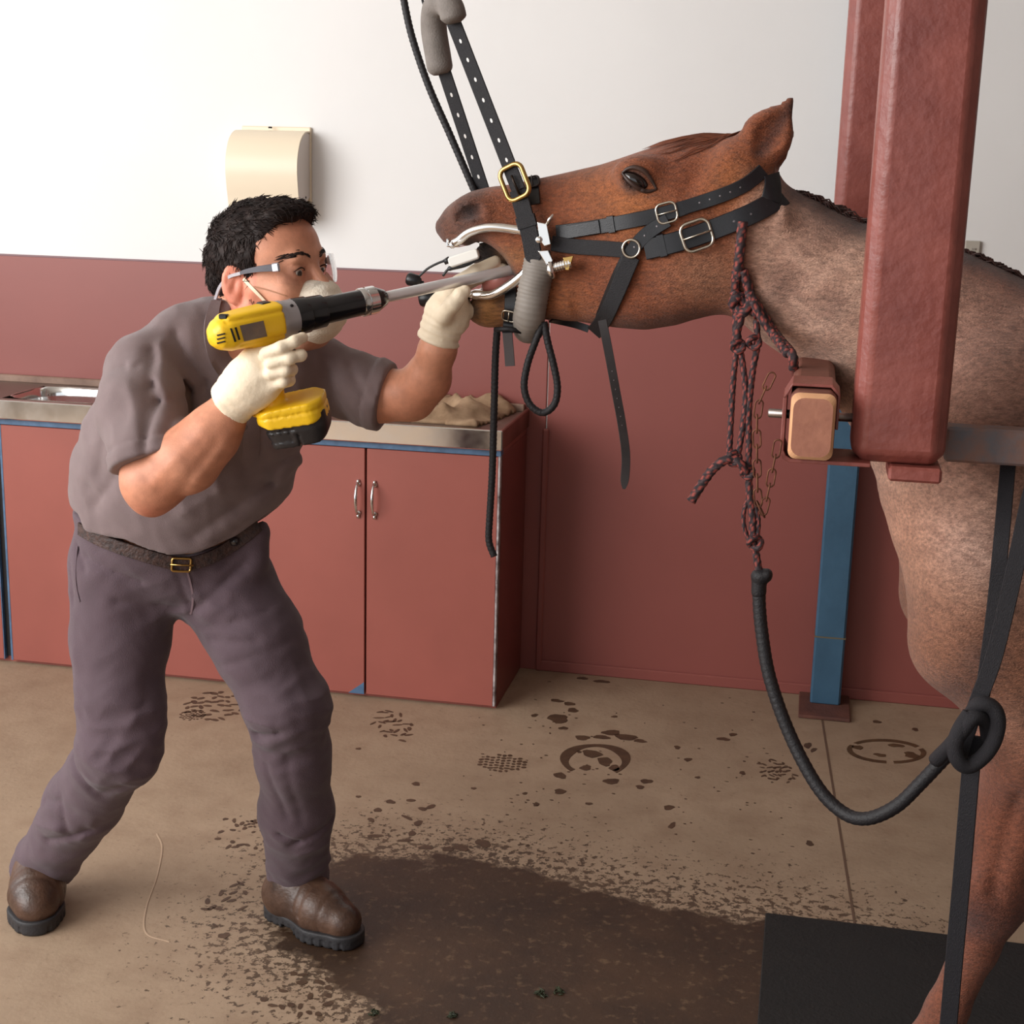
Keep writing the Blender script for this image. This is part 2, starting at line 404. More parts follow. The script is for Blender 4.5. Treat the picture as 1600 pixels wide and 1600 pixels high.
# lower painted sheeting, its joints and foot
MB().box((XL-.5, YW-.006, 0.0), (XC+.06, YW, ZB), .002).box((XC+.064, YW-.006, 0.0), (XR, YW, ZB), .002).build('painted_panel', M_dado, wall_back, label='oxide red painted lower part of the wall')
MB().box((XL-.5, YW-.0075, ZB-.004), (XR, YW-.0005, ZB+.002), .001).build('panel_edge', mat('greyed_edge', (128, 96, 100), .5), wall_back)
MB().box((XC+.066, YW-.014, 0.0), (XR, YW-.006, .035), .003).build('skirting_bead', M_dado, wall_back)
MB().box((XC+.052, YW-.016, 0.0), (XC+.072, YW-.004, ZCU-.06), .004).build('joint_cover', M_dado, wall_back)
struct('wall_right', MB().box((XR, YF, 0), (XR+.15, YW, ZCEIL)), mat('grey_wall_paint', (150, 140, 132), .6, var=.05, vscale=1))
struct('wall_front', MB().box((.5, YF-.15, 0), (XR+.15, YF, ZCEIL)), mat('grey_wall_paint', (140, 128, 120), .6, var=.05, vscale=1))
struct('ceiling', MB().box((XL-.5, YF-.15, ZCEIL), (XR+.15, YW+.15, ZCEIL+.1)), mat('ceiling_sheet', (205, 202, 196), .6, var=.03, vscale=1))
# saw-cut joint across the slab
jp = [atz(1283, 1116, 0), atz(1303, 1240, 0), atz(1335, 1440, 0), atz(1370, 1640, 0)]
MB().ribbon(np.array(jp)+[0, 0, .0004], (0, 0, 1), .006, .0012).build('floor_joint', mat('joint_dirt', (98, 74, 58), .8), floor)

# wet prints and drips on the slab: thin films of water, each its own outline
M_wet = mat('wet_mark', (90, 66, 48), .55, color2=(68, 48, 34), vscale=30)
def splat(mb, c, rx, ry, rot, n=14, jag=.22, z=.0009):
    ph = RNG.uniform(0, 6.28, 3); q = np.linspace(0, 2*math.pi, n, endpoint=False)
    r = 1+jag*(np.sin(2*q+ph[0])*.6+np.sin(3*q+ph[1])*.5+np.sin(5*q+ph[2])*.4)
    x = rx*r*np.cos(q); y = ry*r*np.sin(q); cr, sr = math.cos(rot), math.sin(rot)
    mb.prism([(c[0]+cr*a-sr*b, c[1]+sr*a+cr*b, z) for a, b in zip(x, y)], (0, 0, -.0008))
def px_r(x, y, r): return r*np.linalg.norm(atz(x+1, y, 0)-atz(x, y, 0))
def bootprint(x, y, w, h, rot, dens=.75):
    c = atz(x, y, 0); mb = MB(); L_ = px_r(x, y, w); D_ = np.linalg.norm(atz(x, y-h, 0)-atz(x, y+h, 0))/2
    for i in range(-4, 5):
        for j in range(-3, 4):
            u, v = i/4.2, j/3.2
            if u*u+v*v > 1.05 or RNG.random() > dens: continue
            a, b = u*L_, v*D_+(.2*D_/3 if i % 2 else 0)
            p = (c[0]+a*math.cos(rot)-b*math.sin(rot), c[1]+a*math.sin(rot)+b*math.cos(rot))
            splat(mb, p, L_*.095*RNG.uniform(.7, 1.2), D_*.12*RNG.uniform(.7, 1.2), RNG.uniform(0, 3), 8, .15)
    o = mb.build('boot_print', M_wet, floor); o['kind'] = 'stuff'
for a in [(785, 1193, 36, 13, .1, .95), (335, 1104, 44, 22, .4, .8), (300, 1118, 20, 8, 0, .8), (615, 1135, 30, 24, .5, .5), (1214, 1206, 26, 18, .3, .7), (378, 1305, 40, 26, .6, .45),
          (410, 1290, 26, 14, .6, .5), (470, 1560, 60, 40, .3, .35), (360, 1420, 40, 40, .3, .35), (640, 1290, 60, 40, .4, .3)]: bootprint(*a)
hp = MB()                                          # the horseshoe print: an open ring
ring = [(0.98*math.cos(t), math.sin(t), .14+.05*math.sin(3*t)) for t in np.linspace(-.9, 3.9, 30)]
out = []
hc = (930, 1188)
for s_ in (1, -1):
    seq = ring if s_ == 1 else ring[::-1]
    out += [atz(hc[0]+49*x*(1+s_*w), hc[1]-23*y*(1+s_*w), 0)+[0, 0, .0009] for x, y, w in seq]
n = len(ring)
for i in range(n-1):
    q = [out[i], out[i+1], out[2*n-2-i], out[2*n-1-i]]
    hp.prism(q, (0, 0, -.0008))
for x, y, rx, ry in [(925, 1178, 16, 7), (945, 1190, 12, 8), (915, 1200, 9, 5), (960, 1200, 8, 6)]: splat(hp, atz(x, y, 0), px_r(x, y, rx), px_r(x, y, ry)*2, .4)
hp.build('hoof_print', M_wet, floor)
dr = MB()
for x, y, rx, ry in [(872, 1123, 17, 8), (955, 1145, 14, 5), (978, 1152, 16, 6), (1000, 1158, 10, 3), (940, 1152, 12, 4), (910, 1153, 10, 5), (835, 1118, 5, 3), (880, 1138, 7, 3), (895, 1110, 9, 4), (870, 1095, 10, 3),
                     (910, 1060, 8, 3), (940, 1065, 12, 3), (890, 1100, 10, 3), (1075, 1187, 6, 3), (875, 1212, 10, 5), (1058, 1168, 5, 3), (875, 1237, 10, 4), (955, 1221, 12, 5), (1010, 1221, 9, 4), (838, 1257, 5, 3), (920, 1256, 6, 2),
                     (650, 1225, 7, 3), (610, 1253, 8, 3), (560, 1170, 4, 2), (720, 1325, 12, 5), (700, 1327, 8, 4), (755, 1318, 14, 5), (1045, 1262, 8, 4), (1050, 1290, 5, 5), (1262, 1165, 6, 5), (1271, 1172, 4, 4), (1430, 1140, 5, 3), (1370, 1128, 6, 3),
                     (1145, 1148, 6, 3), (1130, 1155, 10, 3), (1160, 1208, 5, 3), (1265, 1318, 6, 4), (350, 1462, 9, 4), (352, 1280, 4, 2), (560, 1245, 4, 2), (740, 1232, 4, 2), (820, 1240, 4, 2), (960, 1120, 5, 2), (1000, 1230, 7, 3), (905, 1175, 4, 2), (1090, 1215, 4, 2)]:
    splat(dr, atz(x, y, 0), px_r(x, y, rx), px_r(x, y, ry)*2.2, RNG.uniform(-.3, .3))
for _ in range(150):
    x, y = RNG.uniform(720, 1240), RNG.uniform(1060, 1380)
    splat(dr, atz(x, y, 0), px_r(x, y, RNG.uniform(1, 3)), px_r(x, y, RNG.uniform(1, 2.4)), 0, 6)
o = dr.build('wet_drips', M_wet, floor); o['kind'] = 'stuff'
ov = MB(); oc = [(1385+62*math.cos(t), 1174+19*math.sin(t)+3*math.cos(t)) for t in np.linspace(0, 6.2832, 33)]; oi = [(1385+54*math.cos(t), 1174+15*math.sin(t)+3*math.cos(t)) for t in np.linspace(0, 6.2832, 33)]
for i in range(32):
    if i % 11 == 7: continue
    ov.prism([atz(*oc[i], 0)+[0, 0, .0009], atz(*oc[i+1], 0)+[0, 0, .0009], atz(*oi[i+1], 0)+[0, 0, .0009], atz(*oi[i], 0)+[0, 0, .0009]], (0, 0, -.0008))
for x, y, rx, ry in [(1424, 1180, 12, 5), (1340, 1168, 10, 3), (1400, 1165, 12, 3), (1375, 1180, 9, 3)]: splat(ov, atz(x, y, 0), px_r(x, y, rx), px_r(x, y, ry)*2.4, 0, 10)
ov.build('wet_oval', mat('half_dry_mark', (96, 72, 48), .5, color2=(70, 50, 34), vscale=25), floor)
ch = spline([atz(x, y, 0)+[0, 0, .0006] for x, y in [(245, 1303), (253, 1325), (245, 1370), (228, 1420), (228, 1458), (265, 1472)]], 6)
MB().ribbon(ch, (0, 0, 1), .0034, .0012).build('scratch', mat('pale_scratch', (180, 154, 130), .8), floor)

# green droppings on the wet concrete
M_green = mat('chewed_grass', (52, 58, 30), .7, color2=(30, 34, 20), vscale=60)
for i, (x, y, r, wh) in enumerate([(846, 1554, 9, 'left of a pair at the wet patch edge'), (873, 1551, 8, 'right of a pair at the wet patch edge'), (585, 1584, 7, 'nearest the bare dry concrete'), (708, 1588, 7, 'alone between the pair and dry concrete')]):
    mb = MB(); c = atz(x, y, 0); R_ = px_r(x, y, r)
    for k in range(26):
        a = RNG.uniform(0, 6.28); d = R_*RNG.random()**.6; h = .012*(1-d/R_)*RNG.random()
        p = c+[d*math.cos(a), d*math.sin(a), h+.0015]; e = np.array([math.cos(a*3), math.sin(a*3), RNG.uniform(-.2, .2)])*RNG.uniform(.003, .007)
        mb.tube([p-e, p, p+e], [.0006, .0017, .0006], 5)
    tag(mb.build('grass_clump', M_green), 'small green clump of chewed grass, '+wh, 'grass clump', 'chewed grass clumps on the wet floor')
# stall mat
mp_ = [atz(1196, 1428, 0), atz(1603, 1478, 0)]
m0 = mp_[0]; ym = (mp_[0][1]+mp_[1][1])/2
mm = MB().box((m0[0], .2, .0005), (m0[0]+2.1, ym, .005), .002)
tag(mm.build('rubber_mat', mat('black_stall_rubber', (13, 12, 12), .75, color2=(22, 19, 18), vscale=14, bump=.5, bscale=120)), 'black rubber stall mat on the floor under the horse', 'mat')

# ---------------------------------------------------------------- sink cabinet
cab = empty('sink_cabinet', (XC-.8, YC+.2, 0), 'oxide red cabinet with flat doors under the steel sink top by the wall', 'cabinet')
XE = -3.3; YD = YC; T = .018
MB().box((XE, YD+T+.002, .0), (XC, YW-.012, ZT+.012)).build('carcass', [M_door], cab)
MB().box((XE, YD+T-.004, .02), (XC-.003, YD+T+.001, ZT)).build('gap_shade_sheet', M_dark, cab)  # dark sheet behind the doors, shade of the gaps put into its colour
dg = atz(575, 1085, 0)[0]; dl = atz(22, 1035, 0)[0]
w_ = (XC-.006-dg)
edges = [(XC-.006, dg+.003), (dg-.003, dg-w_+.003), (dg-w_-.003, (dg-w_+dl)/2+.003), ((dg-w_+dl)/2-.003, dl), (dl-.028, dl-.44)]
for i, (a, b) in enumerate(edges):
    d = MB().box((b, YD, .012), (a, YD+T, ZT-.004), .0015).build('door', M_door, cab)
    if i == 1:                                            # chipped corner showing blue
        MB().prism([(a-.0005, YD-.0006, .0115), (a-.05, YD-.0006, .0115), (a-.02, YD-.0006, .035), (a-.0005, YD-.0006, .05)], (0, .0012, 0)).build('paint_chip', M_bluepaint, d, label='blue undercoat showing at the chipped corner')
    if i == 3:
        MB().box((b-.003, YD-.001, .012), (b+.0035, YD+T, ZT-.004)).build('edge_band', M_bluepaint, d, label='faded blue door edge')
    if i == 4:
        MB().box((a-.003, YD+.001, .012), (a+.002, YD+T, ZT-.004)).build('edge_band', M_bluepaint, d, label='faded blue door edge')
    if i in (0, 1):                                       # bow handles
        hx = (dg+.028) if i == 0 else (dg-.022); z0 = atz(575, 807, 0); zt_ = at(572, 752, YD/SC)[2]; zb_ = at(572, 806, YD/SC)[2]
        hm = MB(); 
        pts = [(hx, YD-.004-.026*math.sin(math.pi*t)**.6, zb_+(zt_-zb_)*t) for t in np.linspace(0.06, .94, 15)]
        hm.tube(pts, [.0032+.0018*math.sin(math.pi*t) for t in np.linspace(0, 1, 15)], 8)
        for z_ in (zb_, zt_):
            hm.lathe((hx, YD+.0005, z_+(.008 if z_ == zb_ else -.008)), (hx, YD-1, z_+(.008 if z_ == zb_ else -.008)), [(0, .0085), (.004, .008), (.007, .005), (.009, .002)], 12)
            hm.tube([(hx, YD-.003, z_-.006), (hx, YD-.004, z_+.004)], [.006, .004], 8)
        hm.build('handle', M_chrome, d, smooth=True, label='chrome bow handle')
MB().box((XC-.006, YD-.0005, .012), (XC+.0005, YD+T+.002, ZT), .001).build('edge_strip', M_edge, cab, label='chipped white end edge')
MB().box((XE, YD-.003, ZT-.002), (XC+.002, YD+.03, ZCL+.004), .001).build('top_rail', M_bluepaint, cab, label='blue strip below the steel edge')
MB().box((XC, YD+T+.004, .003), (XC+.0025, YW-.016, ZT), .001).build('end_panel', mat('dark_red_end_panel', (122, 60, 54), .4, var=.1, vscale=4), cab)
# worktop with rim and sink bowl
top = empty('steel_worktop', (XC-.8, YC+.2, ZCL), 'stainless steel sink worktop with raised front rim over the red cabinet', 'worktop')
YT = YD-.022; XT = XC+.008; zc = ZCU-.008
b0 = at(118, 612, YD/SC+.1); bx0, bx1 = b0[0]-.23, b0[0]+.16; by0, by1 = YD+.06, YW-.075
wt = MB()
for lo, hi in [((XE, YT+.012, ZCL), (bx0, YW-.012, zc)), ((bx1, YT+.012, ZCL), (XT-.012, YW-.012, zc)), ((bx0, YT+.012, ZCL), (bx1, by0, zc)), ((bx0, by1, ZCL), (bx1, YW-.012, zc))]: wt.box(lo, hi)
wt.build('top_sheet', M_steelworn, top)
MB().box((XE, YT, ZCL), (XT, YT+.014, ZCU), .003).build('front_rim', M_steel, top)
MB().box((XT-.013, YT+.0145, ZCL), (XT, YW-.012, ZCU), .003).build('end_rim', mat('steel_end_red_reflection', (150, 110, 100), .5, 1.0, color2=(120, 84, 76), vscale=8), top, label='dull end rim with a reddish reflection in its colour')  # reddish reflection put into the colour of the steel
MB().box((XE, YW-.026, zc-.002), (XT-.014, YW-.008, zc+.022), .003).build('back_upstand', mat('stained_upstand', (150, 122, 106), .5, color2=(110, 84, 70), vscale=10), top)
bw = MB(); cx, cy = (bx0+bx1)/2, (by0+by1)/2; rows = []
for z_, sh in [(zc+.001, 1.03), (zc-.004, 1.0), (zc-.03, .985), (zc-.13, .93), (zc-.15, .85), (zc-.155, .1)]:
    row = []
    for k in range(40):
        q = 2*math.pi*k/40; c_, s_ = math.cos(q), math.sin(q); e = 4.0
        r = (abs(c_)**e+abs(s_)**e)**(-1/e)
        row.append((cx+(bx1-bx0)/2*sh*r*c_, cy+(by1-by0)/2*sh*r*s_, z_))
    rows.append(row)
bw.add([p for r in rows for p in r], [(i*40+k, i*40+(k+1) % 40, (i+1)*40+(k+1) % 40, (i+1)*40+k) for i in range(5) for k in range(40)])
bw.build('sink_bowl', M_chrome, top, smooth=True, label='polished sink bowl')

# hessian sacking heaped on the right end of the worktop
def cloth(name, poly, z0, hgt, seed, m, label, cat, res=.008, thick=.004):
    P = np.array(poly); lo, hi = P.min(0), P.max(0); xs = np.arange(lo[0], hi[0]+res, res); ys = np.arange(lo[1], hi[1]+res, res)
    gx, gy = np.meshgrid(xs, ys, indexing='ij'); q = np.stack([gx.ravel(), gy.ravel()], 1); sd = poly_sd(q, poly).reshape(gx.shape)
    x, y = gx, gy; s = seed
    rid = (1-np.abs(np.sin(x*13+s+1.2*np.sin(y*17+s))))*.55+(1-np.abs(np.sin(y*21+x*15+2*s+.8*np.sin(x*30))))*.4+(1-np.abs(np.sin(x*37-y*29+s*3)))*.2
    e = np.clip(-sd/.06, 0, 1)
    z = z0+thick+hgt*(.15+.85*rid)*e**.7
    tz = np.full_like(z, z0+.0005); n0, n1 = gx.shape; ok = sd < 0
    idx = -np.ones((2, n0, n1), int); vs = []
    for l, zz in enumerate((z, tz)):
        for i, j in np.argwhere(ok): idx[l, i, j] = len(vs); vs.append((x[i, j], y[i, j], zz[i, j]))
    fs = []
    full = ok[:-1, :-1] & ok[1:, :-1] & ok[1:, 1:] & ok[:-1, 1:]
    for i, j in np.argwhere(full):
        a = idx[:, i, j], idx[:, i+1, j], idx[:, i+1, j+1], idx[:, i, j+1]
        fs.append((a[0][0], a[1][0], a[2][0], a[3][0])); fs.append((a[3][1], a[2][1], a[1][1], a[0][1]))
        for (di, dj), (p, r_) in zip(((0, -1), (1, 0), (0, 1), (-1, 0)), ((0, 1), (1, 2), (2, 3), (3, 0))):
            ii_, jj_ = i+di, j+dj
            if not (0 <= ii_ < n0-1 and 0 <= jj_ < n1-1 and full[ii_, jj_]):
                fs.append((a[r_][0], a[p][0], a[p][1], a[r_][1]))
    o = MB().add(vs, fs).build(name, m, smooth=True)
    return tag(o, label, cat)
M_sack = mat('hessian', (178, 148, 118), .9, color2=(130, 102, 76), vscale=14, bump=.5, bscale=500)
tp = lambda x, y: tuple(atz(x, y, zc)[:2])
cloth('hessian_sack', [tp(520, 652), (tp(640, 660)), tp(745, 668), tp(772, 660), tp(808, 645), tp(790, 632), tp(735, 618), tp(690, 612), tp(600, 622), tp(530, 630)], zc, .058, 1.3, M_sack, 'crumpled tan hessian sacking on the end of the steel worktop', 'sack')

# ---------------------------------------------------------------- paper towel dispenser
dsp = empty('paper_towel_dispenser', at(420, 270, YW/SC), 'cream paper towel dispenser with curved cover mounted on the white wall', 'dispenser')
M_cream = mat('cream_plastic', (238, 222, 196), .4); M_creamd = mat('cream_plastic_shaded', (214, 204, 196), .45)  # side copy is greyer, shade of the ends put into the colour
YWs = YW/SC
q0 = at(385, 205, YWs); q1 = at(491, 330, YWs)
zt_, zb_ = at(440, 198, YWs)[2], at(440, 345, YWs)[2]
x0, x1 = q0[0]-.012, q1[0]-.006
MB().box((x0, YW-.012, zb_+.01), (x1, YW-.0005, zt_), .003).build('back_plate', M_cream, dsp)
D = .15
prof = [(0, .0), (.045, .004), (.085, .03), (.108, .075), (.115, .12), (.11, .17), (.10, .22), (.092, .27), (.088, .285)]   # (out from wall, down)
H_ = zt_-zb_; sc_ = H_*1.0/.30
pr = spline([(a*sc_*1.15, b*sc_, 0) for a, b in prof], 5)
cv = MB(); th = .004; x0c, x1c = x0-.004, x1-.001
vs = []; n = len(pr)
for xx in (x0c, x1c):
    for a, b, _ in pr: vs.append((xx, YW-.012-a, zt_-.012-b))
    for a, b, _ in pr: vs.append((xx, YW-.012-a*.965+.0, zt_-.016-b*.985))
fs = []
for i in range(n-1):
    fs.append((i, i+1, 2*n+i+1, 2*n+i)); fs.append((n+i+1, n+i, 3*n+i, 3*n+i+1))
    fs.append((i+1, i, n+i, n+i+1)); fs.append((2*n+i, 2*n+i+1, 3*n+i+1, 3*n+i))
fs += [(n-1, 2*n-1, 4*n-1, 3*n-1), (0, 2*n, 3*n, n)]
cv.add(vs, fs); cv.build('cover', M_cream, dsp, auto=40)
for xx in (x0+.002, x1-.012):
    sp_ = MB(); sp_.prism([(xx, YW-.012, zt_-.02)]+[(xx, YW-.012-a*.95, zt_-.017-b*.98) for a, b, _ in pr[2:-6]]+[(xx, YW-.012, zt_-.22*sc_)], (.008, 0, 0))
    sp_.build('side_panel', M_creamd, dsp, label='end panel with shade in its colour')
MB().box((x0+.03, YW-.085*sc_, zb_+.004), (x1-.014, YW-.012, zb_+.07), .004).build('tray', mat('beige_tray', (205, 190, 150), .5), dsp, label='beige lower tray')
MB().lathe((x0+(x1-x0)*.45, YW-.03, zt_-.006), (x0+(x1-x0)*.45, YW-.03, zt_+.1), [(0, .006), (.004, .006), (.005, .004)], 12).build('lock', M_dark, dsp, label='dark lock')
MB().lathe((x1-.006, YW-.05, zb_+.075), (x1+1, YW-.05, zb_+.075), [(0, .004), (.003, .004), (.004, .002)], 10).build('screw', M_dark, dsp, label='dark side screw')
# socket on the wall at the right
so = at(1527, 383, YWs)
ob = MB().box((so[0]-.035, YW-.012, so[2]-.035), (so[0]+.008, YW-.0005, so[2]+.012), .003).build('wall_outlet', mat('ivory_plastic', (176, 168, 156), .5)); tag(ob, 'small ivory electrical outlet on the white wall above the withers of the horse', 'outlet')
MB().box((so[0]-.016, YW-.015, so[2]-.014), (so[0]-.004, YW-.0118, so[2]-.008), .001).build('switch', mat('ivory_switch', (150, 142, 132), .5), ob)
# ================================================================ horse stocks
YB = 2.36
M_red = mat('oxide_red_steel', (150, 82, 72), .42, color2=(126, 64, 56), vscale=11, bump=.45, bscale=60, coat=.1, rvar=.08)
M_rust = mat('rusty_blue_steel', (152, 102, 76), .55, color2=(104, 108, 116), vscale=16, bump=.3, bscale=80)
M_steelpin = mat('plain_steel_pin', (170, 160, 155), .35, 1.0)
M_bar = mat('leather_worn_bar', (134, 84, 70), .6, color2=(112, 66, 54), vscale=12, bump=.2, bscale=60)
M_barend = mat('bar_end_grain', (178, 120, 96), .7, color2=(150, 96, 78), vscale=20, bump=.2, bscale=80)
M_barrim = mat('pale_chamfer', (214, 160, 118), .7, var=.08, vscale=25)
stocks = empty('horse_stocks', at(1430, 740, YB), 'oxide red steel stocks holding the horse, with breast bar and hanging post', 'stocks')
def xr(px, py, Y): return at(px, py, Y)[0]
def zr(px, py, Y): return at(px, py, Y)[2]
yb = YB*SC
bx = (xr(1328, 720, YB), xr(1478, 720, YB)); bz = zr(1400, 728, YB)
MB().box((bx[0], yb, bz), (bx[1], yb+.11, ZCEIL-.002), .018).build('post', M_red, stocks, auto=30, bevel=.006)
MB().box((xr(1388, 740, YB), yb-.004, zr(1400, 752, YB)), (xr(1472, 740, YB), yb+.09, bz-.0005), .004).build('foot_plate', M_red, stocks)
YB2 = 3.3; yb2 = YB2*SC; fx = xr(1316, 150, YB2)
MB().box((fx, yb2, bz), (fx+.142, yb2+.11, ZCEIL-.002), .018).build('post', M_red, stocks, auto=30, bevel=.006)
# cradle brackets: a U-shaped plate holding the bar
def cradle(y0, w, name):
    xl, xr_ = xr(1222, 650, YB), xr(1311, 650, YB); zb, zt = zr(1260, 722, YB), zr(1260, 601, YB); t = .006
    m = MB(); rr = .016
    prof = [(xl, zt-.02), (xl, zb+rr), (xl+rr*.3, zb+rr*.3), (xl+rr, zb), (bx[0]+.03, zb), (bx[0]+.03, zb+t), (xl+rr+.002, zb+t), (xl+t+rr*.25, zb+t+rr*.25), (xl+t, zb+rr+.002), (xl+t, zt-.02)]
    m.prism([(x, y0, z) for x, z in prof], (0, w, 0))
    m2 = [(xl, zt-.022), (xl+.012, zt), (xr_-.012, zt), (xr_, zt-.014), (xr_, zb+.05), (xr_-t*.7, zb+.05), (xr_-t*.7, zt-.016), (xr_-.014, zt-t*.7), (xl+.013, zt-t*.7), (xl+t*.8, zt-.022)]
    m.prism([(x, y0+.02, z) for x, z in m2], (0, w-.02, 0))
    m.build(name, M_red, stocks, bevel=.0012)
cradle(yb-.012, .11, 'bar_cradle'); cradle(yb2-.03, .11, 'bar_cradle')
bar = MB(); x0, x1, z0, z1 = xr(1233, 660, YB), xr(1305, 660, YB), zr(1270, 714, YB), zr(1270, 609, YB)
bar.box((x0, yb-.028, z0), (x1, yb2+.09, z1), .009); bo = bar.build('breast_bar', M_bar, stocks, auto=30, bevel=.003)
e = MB(); r_ = .02
def rrect(x0, x1, z0, z1, r, n=5):
    o = []
    for cx, cz, a0 in ((x1-r, z1-r, 0), (x0+r, z1-r, 90), (x0+r, z0+r, 180), (x1-r, z0+r, 270)):
        for k in range(n+1):
            q = math.radians(a0+90*k/n); o.append((cx+r*math.cos(q), cz+r*math.sin(q)))
    return o
outer = rrect(x0+.001, x1-.001, z0+.001, z1-.001, .012); inner = rrect(x0+.005, x1-.005, z0+.006, z1-.008, .016); no = len(outer)
MB().add([(x, yb-.0285, z) for x, z in outer]+[(x, yb-.034, z) for x, z in inner], [(i, (i+1) % no, no+(i+1) % no, no+i) for i in range(no)]).build('chamfer', M_barrim, bo, label='pale worn chamfer')
MB().add([(x, yb-.034, z) for x, z in inner], [tuple(range(no))]).build('end_face', M_barend, bo, label='pale brown end grain')
for y_, xa in ((yb+.045, 1198), (yb2+.02, 1192)):
    zz = zr(1260, 656, YB)
    m = MB().lathe((xr(xa, 655, YB), y_, zz), (9, y_, zz), [(0, .0045), (.002, .0068), (.135, .0068), (.137, .005)], 14)
    m.build('pin', M_steelpin, stocks, smooth=True)
# side rail to the right
ry = 2.475
MB().box((xr(1478, 690, ry), ry*SC, zr(1480, 722, ry)), (2.2, ry*SC+.045, zr(1480, 667, ry)), .004).build('side_rail', M_rust, stocks, label='rusty side rail with worn blue paint')
MB().box((xr(1478, 690, 3.1), 3.16*SC, zr(1480, 722, ry)), (2.2, 3.16*SC+.045, zr(1480, 667, ry)), .004).build('side_rail', M_rust, stocks, label='rusty side rail behind the horse')
MB().box((2.15, ry*SC-.01, 0), (2.25, ry*SC+.09, ZCEIL-.002), .004).build('rear_post', M_red, stocks)
MB().box((2.15, 3.16*SC-.04, 0), (2.25, 3.16*SC+.06, ZCEIL-.002), .004).build('rear_post', M_red, stocks)
# blue post by the wall
bp0 = atz(1290, 1106, 0)
post = empty('steel_post', bp0, 'faded blue square steel post on a rusty base plate against the red wall', 'post')
px0, px1 = atz(1265, 1105, 0)[0], atz(1312, 1105, 0)[0]; py = bp0[1]
M_bluepost = mat('blue_painted_steel', (64, 100, 126), .5, color2=(50, 82, 106), vscale=6, bump=.2, bscale=60)
MB().box((px0, py, .008), (px1, py+.075, ZCEIL-.002), .006).build('shaft', M_bluepost, post)
zz = zr(1290, 997, py/SC)
MB().box((px0-.0012, py-.0012, zz), (px1+.0012, py+.076, zz+.004)).build('weld_band', mat('rust_line', (110, 96, 70), .7), post, label='rusty weld line')
bb = atz(1247, 1122, 0); be = atz(1328, 1122, 0)
MB().box((bb[0], bb[1], .0008), (be[0], py+.13, .011), .002).build('base_plate', mat('rusty_plate', (108, 66, 54), .7, color2=(82, 50, 42), vscale=18, bump=.4, bscale=120), post, label='rusty base plate')
# chain
M_chain = mat('rusty_chain', (128, 84, 60), .6, .6, color2=(90, 54, 40), vscale=60)
chain = empty('chain', at(1190, 650, YB), 'thin rusty chain hanging beside the wooden breast bar end', 'chain')
cp = resample(spline([at(x, y, YB-.02) for x, y in [(1207, 585), (1188, 625), (1183, 652), (1183, 720), (1184, 775), (1189, 806), (1198, 780), (1207, 735), (1216, 690)]], 10), .0225)
lk = MB(); lm = None
for i in range(len(cp)-1):
    a, b = cp[i], cp[i+1]; t = (b-a)/np.linalg.norm(b-a); c = (a+b)/2
    sdv = np.cross(t, [0, 1, 0]); sdv /= np.linalg.norm(sdv); w = sdv if i % 2 == 0 else np.cross(t, sdv)
    ring = [c+t*(.008*math.copysign(1, math.cos(q))+.006*math.cos(q))*1.0+w*.0058*math.sin(q) for q in np.linspace(0, 2*math.pi, 17)]
    MB().tube(ring, .0014, 6, cap=False).build('link', M_chain, chain, smooth=True)

# ================================================================ horse
YH = 2.82
def hx(seq, Y=YH): return np.array([at(x, y, Y)[[0, 2]] for x, y in seq])
def make_tube(top, bot, wid, ang=0.0, Y=YH, n=2.3, wy=None, nt=None):
    ca, sa = math.cos(ang), math.sin(ang)
    rot = lambda q: np.stack([q[:, 0]*ca+q[:, 1]*sa, -q[:, 0]*sa+q[:, 1]*ca], 1)
    t, b = rot(hx(top)), rot(hx(bot)); w = np.array([[*rot(hx([(x, y)]))[0], r] for x, y, r in wid])
    tt = t[np.argsort(t[:, 0])]; bb = b[np.argsort(b[:, 0])]; ww = w[np.argsort(w[:, 0])]
    u0, u1 = max(tt[0, 0], bb[0, 0]), min(tt[-1, 0], bb[-1, 0]); us = np.linspace(u0, u1, 240)
    sm = lambda y: np.convolve(np.pad(y, 4, mode='edge'), np.ones(9)/9, 'valid')
    T, B, W = sm(np.interp(us, tt[:, 0], tt[:, 1])), sm(np.interp(us, bb[:, 0], bb[:, 1])), sm(np.interp(us, ww[:, 0], ww[:, 2]))
    yc = Y*SC
    def f(p):
        u = p[:, 0]*ca+p[:, 2]*sa; v = -p[:, 0]*sa+p[:, 2]*ca; uc = np.clip(u, u0, u1)
        T_, B_, W_ = np.interp(uc, us, T), np.interp(uc, us, B), np.interp(uc, us, W)
        c = (T_+B_)/2; h = np.maximum((T_-B_)/2, .003); y0 = yc if wy is None else yc+np.interp(uc, us, np.linspace(wy[0], wy[1], 240))
        a = np.abs(p[:, 1]-y0)/W_; q = np.abs(v-c)/h
        rho = (a**n+q**n)**(1/n); d = (rho-1)*np.minimum(h, W_)
        du = np.abs(u-uc); return np.where(du > 0, np.sqrt(np.maximum(d, 0)**2+du**2)+np.minimum(d, 0)*0, d).astype(f4)
    return f
M = SC
